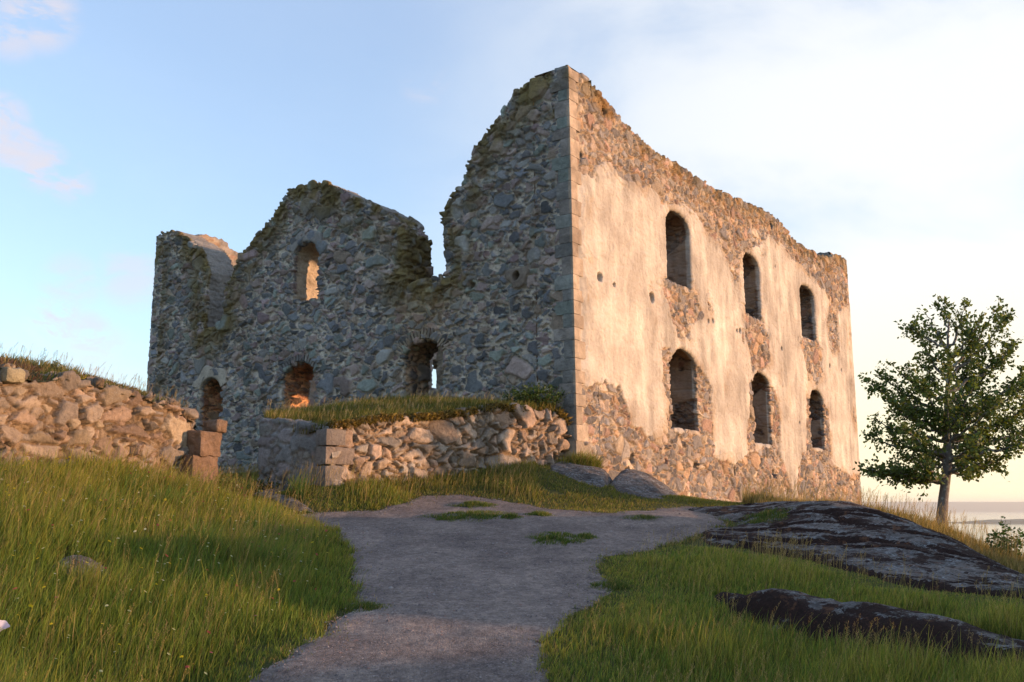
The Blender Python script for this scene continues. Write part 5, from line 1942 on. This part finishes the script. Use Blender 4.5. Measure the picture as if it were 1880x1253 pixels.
def leafy_plant(name, base, label, cat, nst, hgt, spread, colr, seed, ls=0.05, per=16, group=None, stemw=0.004):
    rg = np.random.default_rng(seed)
    root = empty(name, base, label, cat, group)
    S = Acc()
    LPp, LDp = [], []
    for k in range(nst):
        a = rg.uniform(0, 2 * math.pi)
        rad = spread * math.sqrt(rg.random())
        h_ = hgt * rg.uniform(0.65, 1.05) * (1 - 0.35 * rad / max(spread, 1e-3))
        b0 = np.array(base) + np.array([math.cos(a), math.sin(a), 0]) * rad * 0.35 - np.array([0, 0, 0.04])
        e = np.array(base) + np.array([math.cos(a) * rad, math.sin(a) * rad, h_])
        t = np.linspace(0, 1, 6)
        pts = b0[None] * (1 - t[:, None]) + e[None] * t[:, None] + rg.normal(0, 0.01, (6, 3))
        V, Q = tube(pts, stemw * (1.2 - 0.9 * t), 5)
        S.add(V, Q, np.array([0.09, 0.08, 0.04]))
        ff = rg.uniform(0.12, 1.0, per)
        p = np.stack([np.interp(ff, t, pts[:, c]) for c in range(3)], 1)
        an = rg.uniform(0, 2 * math.pi, per)
        d = np.stack([np.cos(an), np.sin(an), rg.uniform(0.0, 0.8, per)], 1)
        LPp.append(p); LDp.append(d)
    P = np.concatenate(LPp); D = np.concatenate(LDp)
    c = np.array(colr)[None] * rg.uniform(0.6, 1.4, (len(P), 1))
    V, T, C = leaf_mesh(P, D, ls * rg.uniform(0.6, 1.3, len(P)), c, seed + 1)
    mesh_obj('leaves', V, [T], M_LEAF, root, C)
    S.obj('stems', M_BARK if stemw > 0.006 else M_GRASS, root)
    return root


b = at(1850, 1045, 18.6); b[2] = G(b[0], b[1])
leafy_plant('bush', b, 'leafy green bush behind the large outcrop at the right edge', 'bush', 34, 0.95, 0.42, (0.06, 0.11, 0.025), 201, 0.075, 20, None, 0.006)
b = at(418, 888, 19.2); b[2] = G(b[0], b[1])
leafy_plant('bush', (b[0], b[1], b[2]), 'yellow-green sunlit weed clump beside the stone pier', 'bush', 60, 0.62, 0.42, (0.17, 0.20, 0.04), 203, 0.05, 16)
s_, z_ = L(1005, 745)
b = facL(s_) + NLv * 0.55
b[2] = TERf(b[0], b[1]) - 0.05
leafy_plant('bush', b, 'dark green bush on the terrace beside the castle corner', 'bush', 190, 0.85, 0.95, (0.06, 0.10, 0.022), 205, 0.07, 18)
b = hit(928, 905)
leafy_plant('weed', b, 'upright yellow-flowering weed in front of the terrace wall', 'plant', 9, 0.42, 0.14, (0.15, 0.18, 0.035), 207, 0.045, 16)
b = at(505, 893, 21.6); b[2] = G(b[0], b[1])
leafy_plant('bush', b, 'low dark green shrub in the shade at the foot of the terrace wall, left end', 'bush', 90, 0.42, 0.85, (0.045, 0.07, 0.018), 209, 0.06, 14)
b = at(1062, 862, 24.6)
n = 2600
an = RNG.uniform(0, 2 * math.pi, n)
rad = np.sqrt(RNG.random(n)) * 0.48
P = np.stack([b[0] + rad * np.cos(an) * 1.15, b[1] + rad * np.sin(an) * 0.7, np.full(n, b[2] - 0.12)], 1)
V, Q, T, C = blades(P, RNG.uniform(0.3, 0.75, n) * (1.15 - rad), np.full(n, 0.018), 0.7, GB, (0.20, 0.22, 0.045), 219, 0.35, 0.2)
tag(mesh_obj('grass_clump', V, [Q, T], M_GRASS, None, C), 'tall grassy clump against the castle corner behind the bedrock humps', 'grass clump')
b = at(100, 690, 18.2); b[2] = BANKf(b[0], b[1])
leafy_plant('weed', b, 'dark leafy weed on the bank left of the yellow one', 'plant', 9, 0.28, 0.16, (0.08, 0.09, 0.03), 211, 0.05, 12)
b = at(152, 700, 18.0); b[2] = BANKf(b[0], b[1])
leafy_plant('weed', b, 'bright yellow flowering weed on the bank above the old wall', 'plant', 12, 0.20, 0.14, (0.42, 0.34, 0.03), 213, 0.035, 14)
b = at(78, 672, 18.8); b[2] = BANKf(b[0], b[1])
leafy_plant('thistle', b, 'tall thin thistle stem on the skyline of the bank', 'plant', 3, 0.42, 0.06, (0.12, 0.11, 0.07), 215, 0.03, 12)

# the lilac petal at the left edge of the picture: a bellflower on its stem
b = at(2, 1152, 8.6)
gz = float(G(b[0], b[1]))
bf = empty('bellflower', (b[0], b[1], gz), 'large pale lilac bellflower at the lower left edge of the meadow', 'flower')
Vs, Qs = tube([(b[0] - 0.02, b[1], gz - 0.02), (b[0] - 0.03, b[1], (gz + b[2]) / 2), (b[0] - 0.01, b[1], b[2] - 0.04)], [0.004, 0.003, 0.003], 6)
C = np.tile(np.array([[0.08, 0.12, 0.03, 1]], np.float32), (len(Vs), 1))
mesh_obj('stem', Vs, [Qs], M_GRASS, bf, C)
u_, v_ = np.meshgrid(np.linspace(0, 1, 8), np.linspace(0, 2 * math.pi, 26), indexing='ij')
rad = 0.012 + 0.045 * u_ ** 1.4 * (1 + 0.12 * np.cos(5 * v_))
axd = np.array([0.55, -0.25, 0.79])
X1 = np.cross(axd, [0, 0, 1.0]); X1 /= np.linalg.norm(X1)
X2 = np.cross(axd, X1)
Vf = np.array([b[0] - 0.02, b[1], b[2] - 0.035])[None] + (u_.ravel() * 0.08)[:, None] * axd + (rad * np.cos(v_)).ravel()[:, None] * X1 + (rad * np.sin(v_)).ravel()[:, None] * X2
C = np.tile(np.array([[0.62, 0.58, 0.80, 1]], np.float32), (len(Vf), 1))
mesh_obj('petals', Vf, [grid_quads(8, 26)], M_GRASS, bf, C)

# ------------------------------------------------------------------ far: lake, island, far shore, haze
SEA = -120.0


def m_water():
    t = NT('lake_water')
    n = t.noise(0.02, 6, 0.6)
    nb = t.bump(n, 0.12, 3.0)
    return t.done(t.principled((0.06, 0.08, 0.09), 0.12, nb, 0.5))


gr = np.linspace(-27000, 27000, 28)
X, Y = np.meshgrid(gr, np.linspace(-20000, 27500, 28), indexing='ij')
struct(mesh_obj('lake', np.stack([X.ravel(), Y.ravel(), np.full(X.size, SEA)], 1), [grid_quads(28, 28)], M_WATER if False else m_water()))


def m_land():
    t = NT('far_land')
    n = t.noise(0.004, 5, 0.6)
    return t.done(t.principled(t.mix(n, (0.03, 0.045, 0.03), (0.09, 0.09, 0.05)), 0.95))


ML = m_land()


def ridge(name, x0, x1, y0, wid, hfn, seed):
    n, m = 220, 9
    xx = np.linspace(x0, x1, n)
    w = np.linspace(-1, 1, m)
    X, W = np.meshgrid(xx, w, indexing='ij')
    h = hfn(xx)[:, None] * (1 - W ** 2) ** 0.6
    Y = y0 + W * wid + 0.25 * wid * fbm2(X, W * 0, 0.0009, 3, seed)
    V = np.stack([X.ravel(), Y.ravel(), (SEA - 1 + h).ravel()], 1)
    return struct(mesh_obj(name, V, [grid_quads(n, m)], ML))


def h_far(x):
    return 246 + 9 * fbm2(x, x * 0, 0.0004, 3, 7)


ridge('far_shore', -26000, 26500, 25200, 1500, h_far, 3)


def h_isl(x):
    k = sstep(3180, 3700, x)
    trees = np.abs(fbm2(x, x * 0, 0.016, 4, 17)) * 11
    return (24 + 9 * fbm2(x, x * 0, 0.0016, 3, 15) + trees) * k + 0.5


ridge('island', 3150, 11500, 7150, 330, h_isl, 5)

HAZE = 5.0e-5
zb, zt = -170.0, 150.0
hv = np.array([(x, y, z_) for z_ in (zb, zt) for (x, y) in ((-28500, -21500), (28500, -21500), (28500, 29000), (-28500, 29000))], float)
hq = np.array([[3, 2, 1, 0], [4, 5, 6, 7], [0, 1, 5, 4], [1, 2, 6, 5], [2, 3, 7, 6], [3, 0, 4, 7]])
hm = bpy.data.materials.new('haze_air')
hm.use_nodes = True
hn = hm.node_tree.nodes
hn.clear()
ho = hn.new('ShaderNodeOutputMaterial')
pv = hn.new('ShaderNodeVolumePrincipled')
pv.inputs['Color'].default_value = (0.97, 0.96, 0.91, 1)
pv.inputs['Density'].default_value = HAZE
pv.inputs['Anisotropy'].default_value = 0.2
hm.node_tree.links.new(pv.outputs[0], ho.inputs['Volume'])
hz = mesh_obj('haze', hv, [hq], hm, None, None, False)
hz['kind'] = 'stuff'
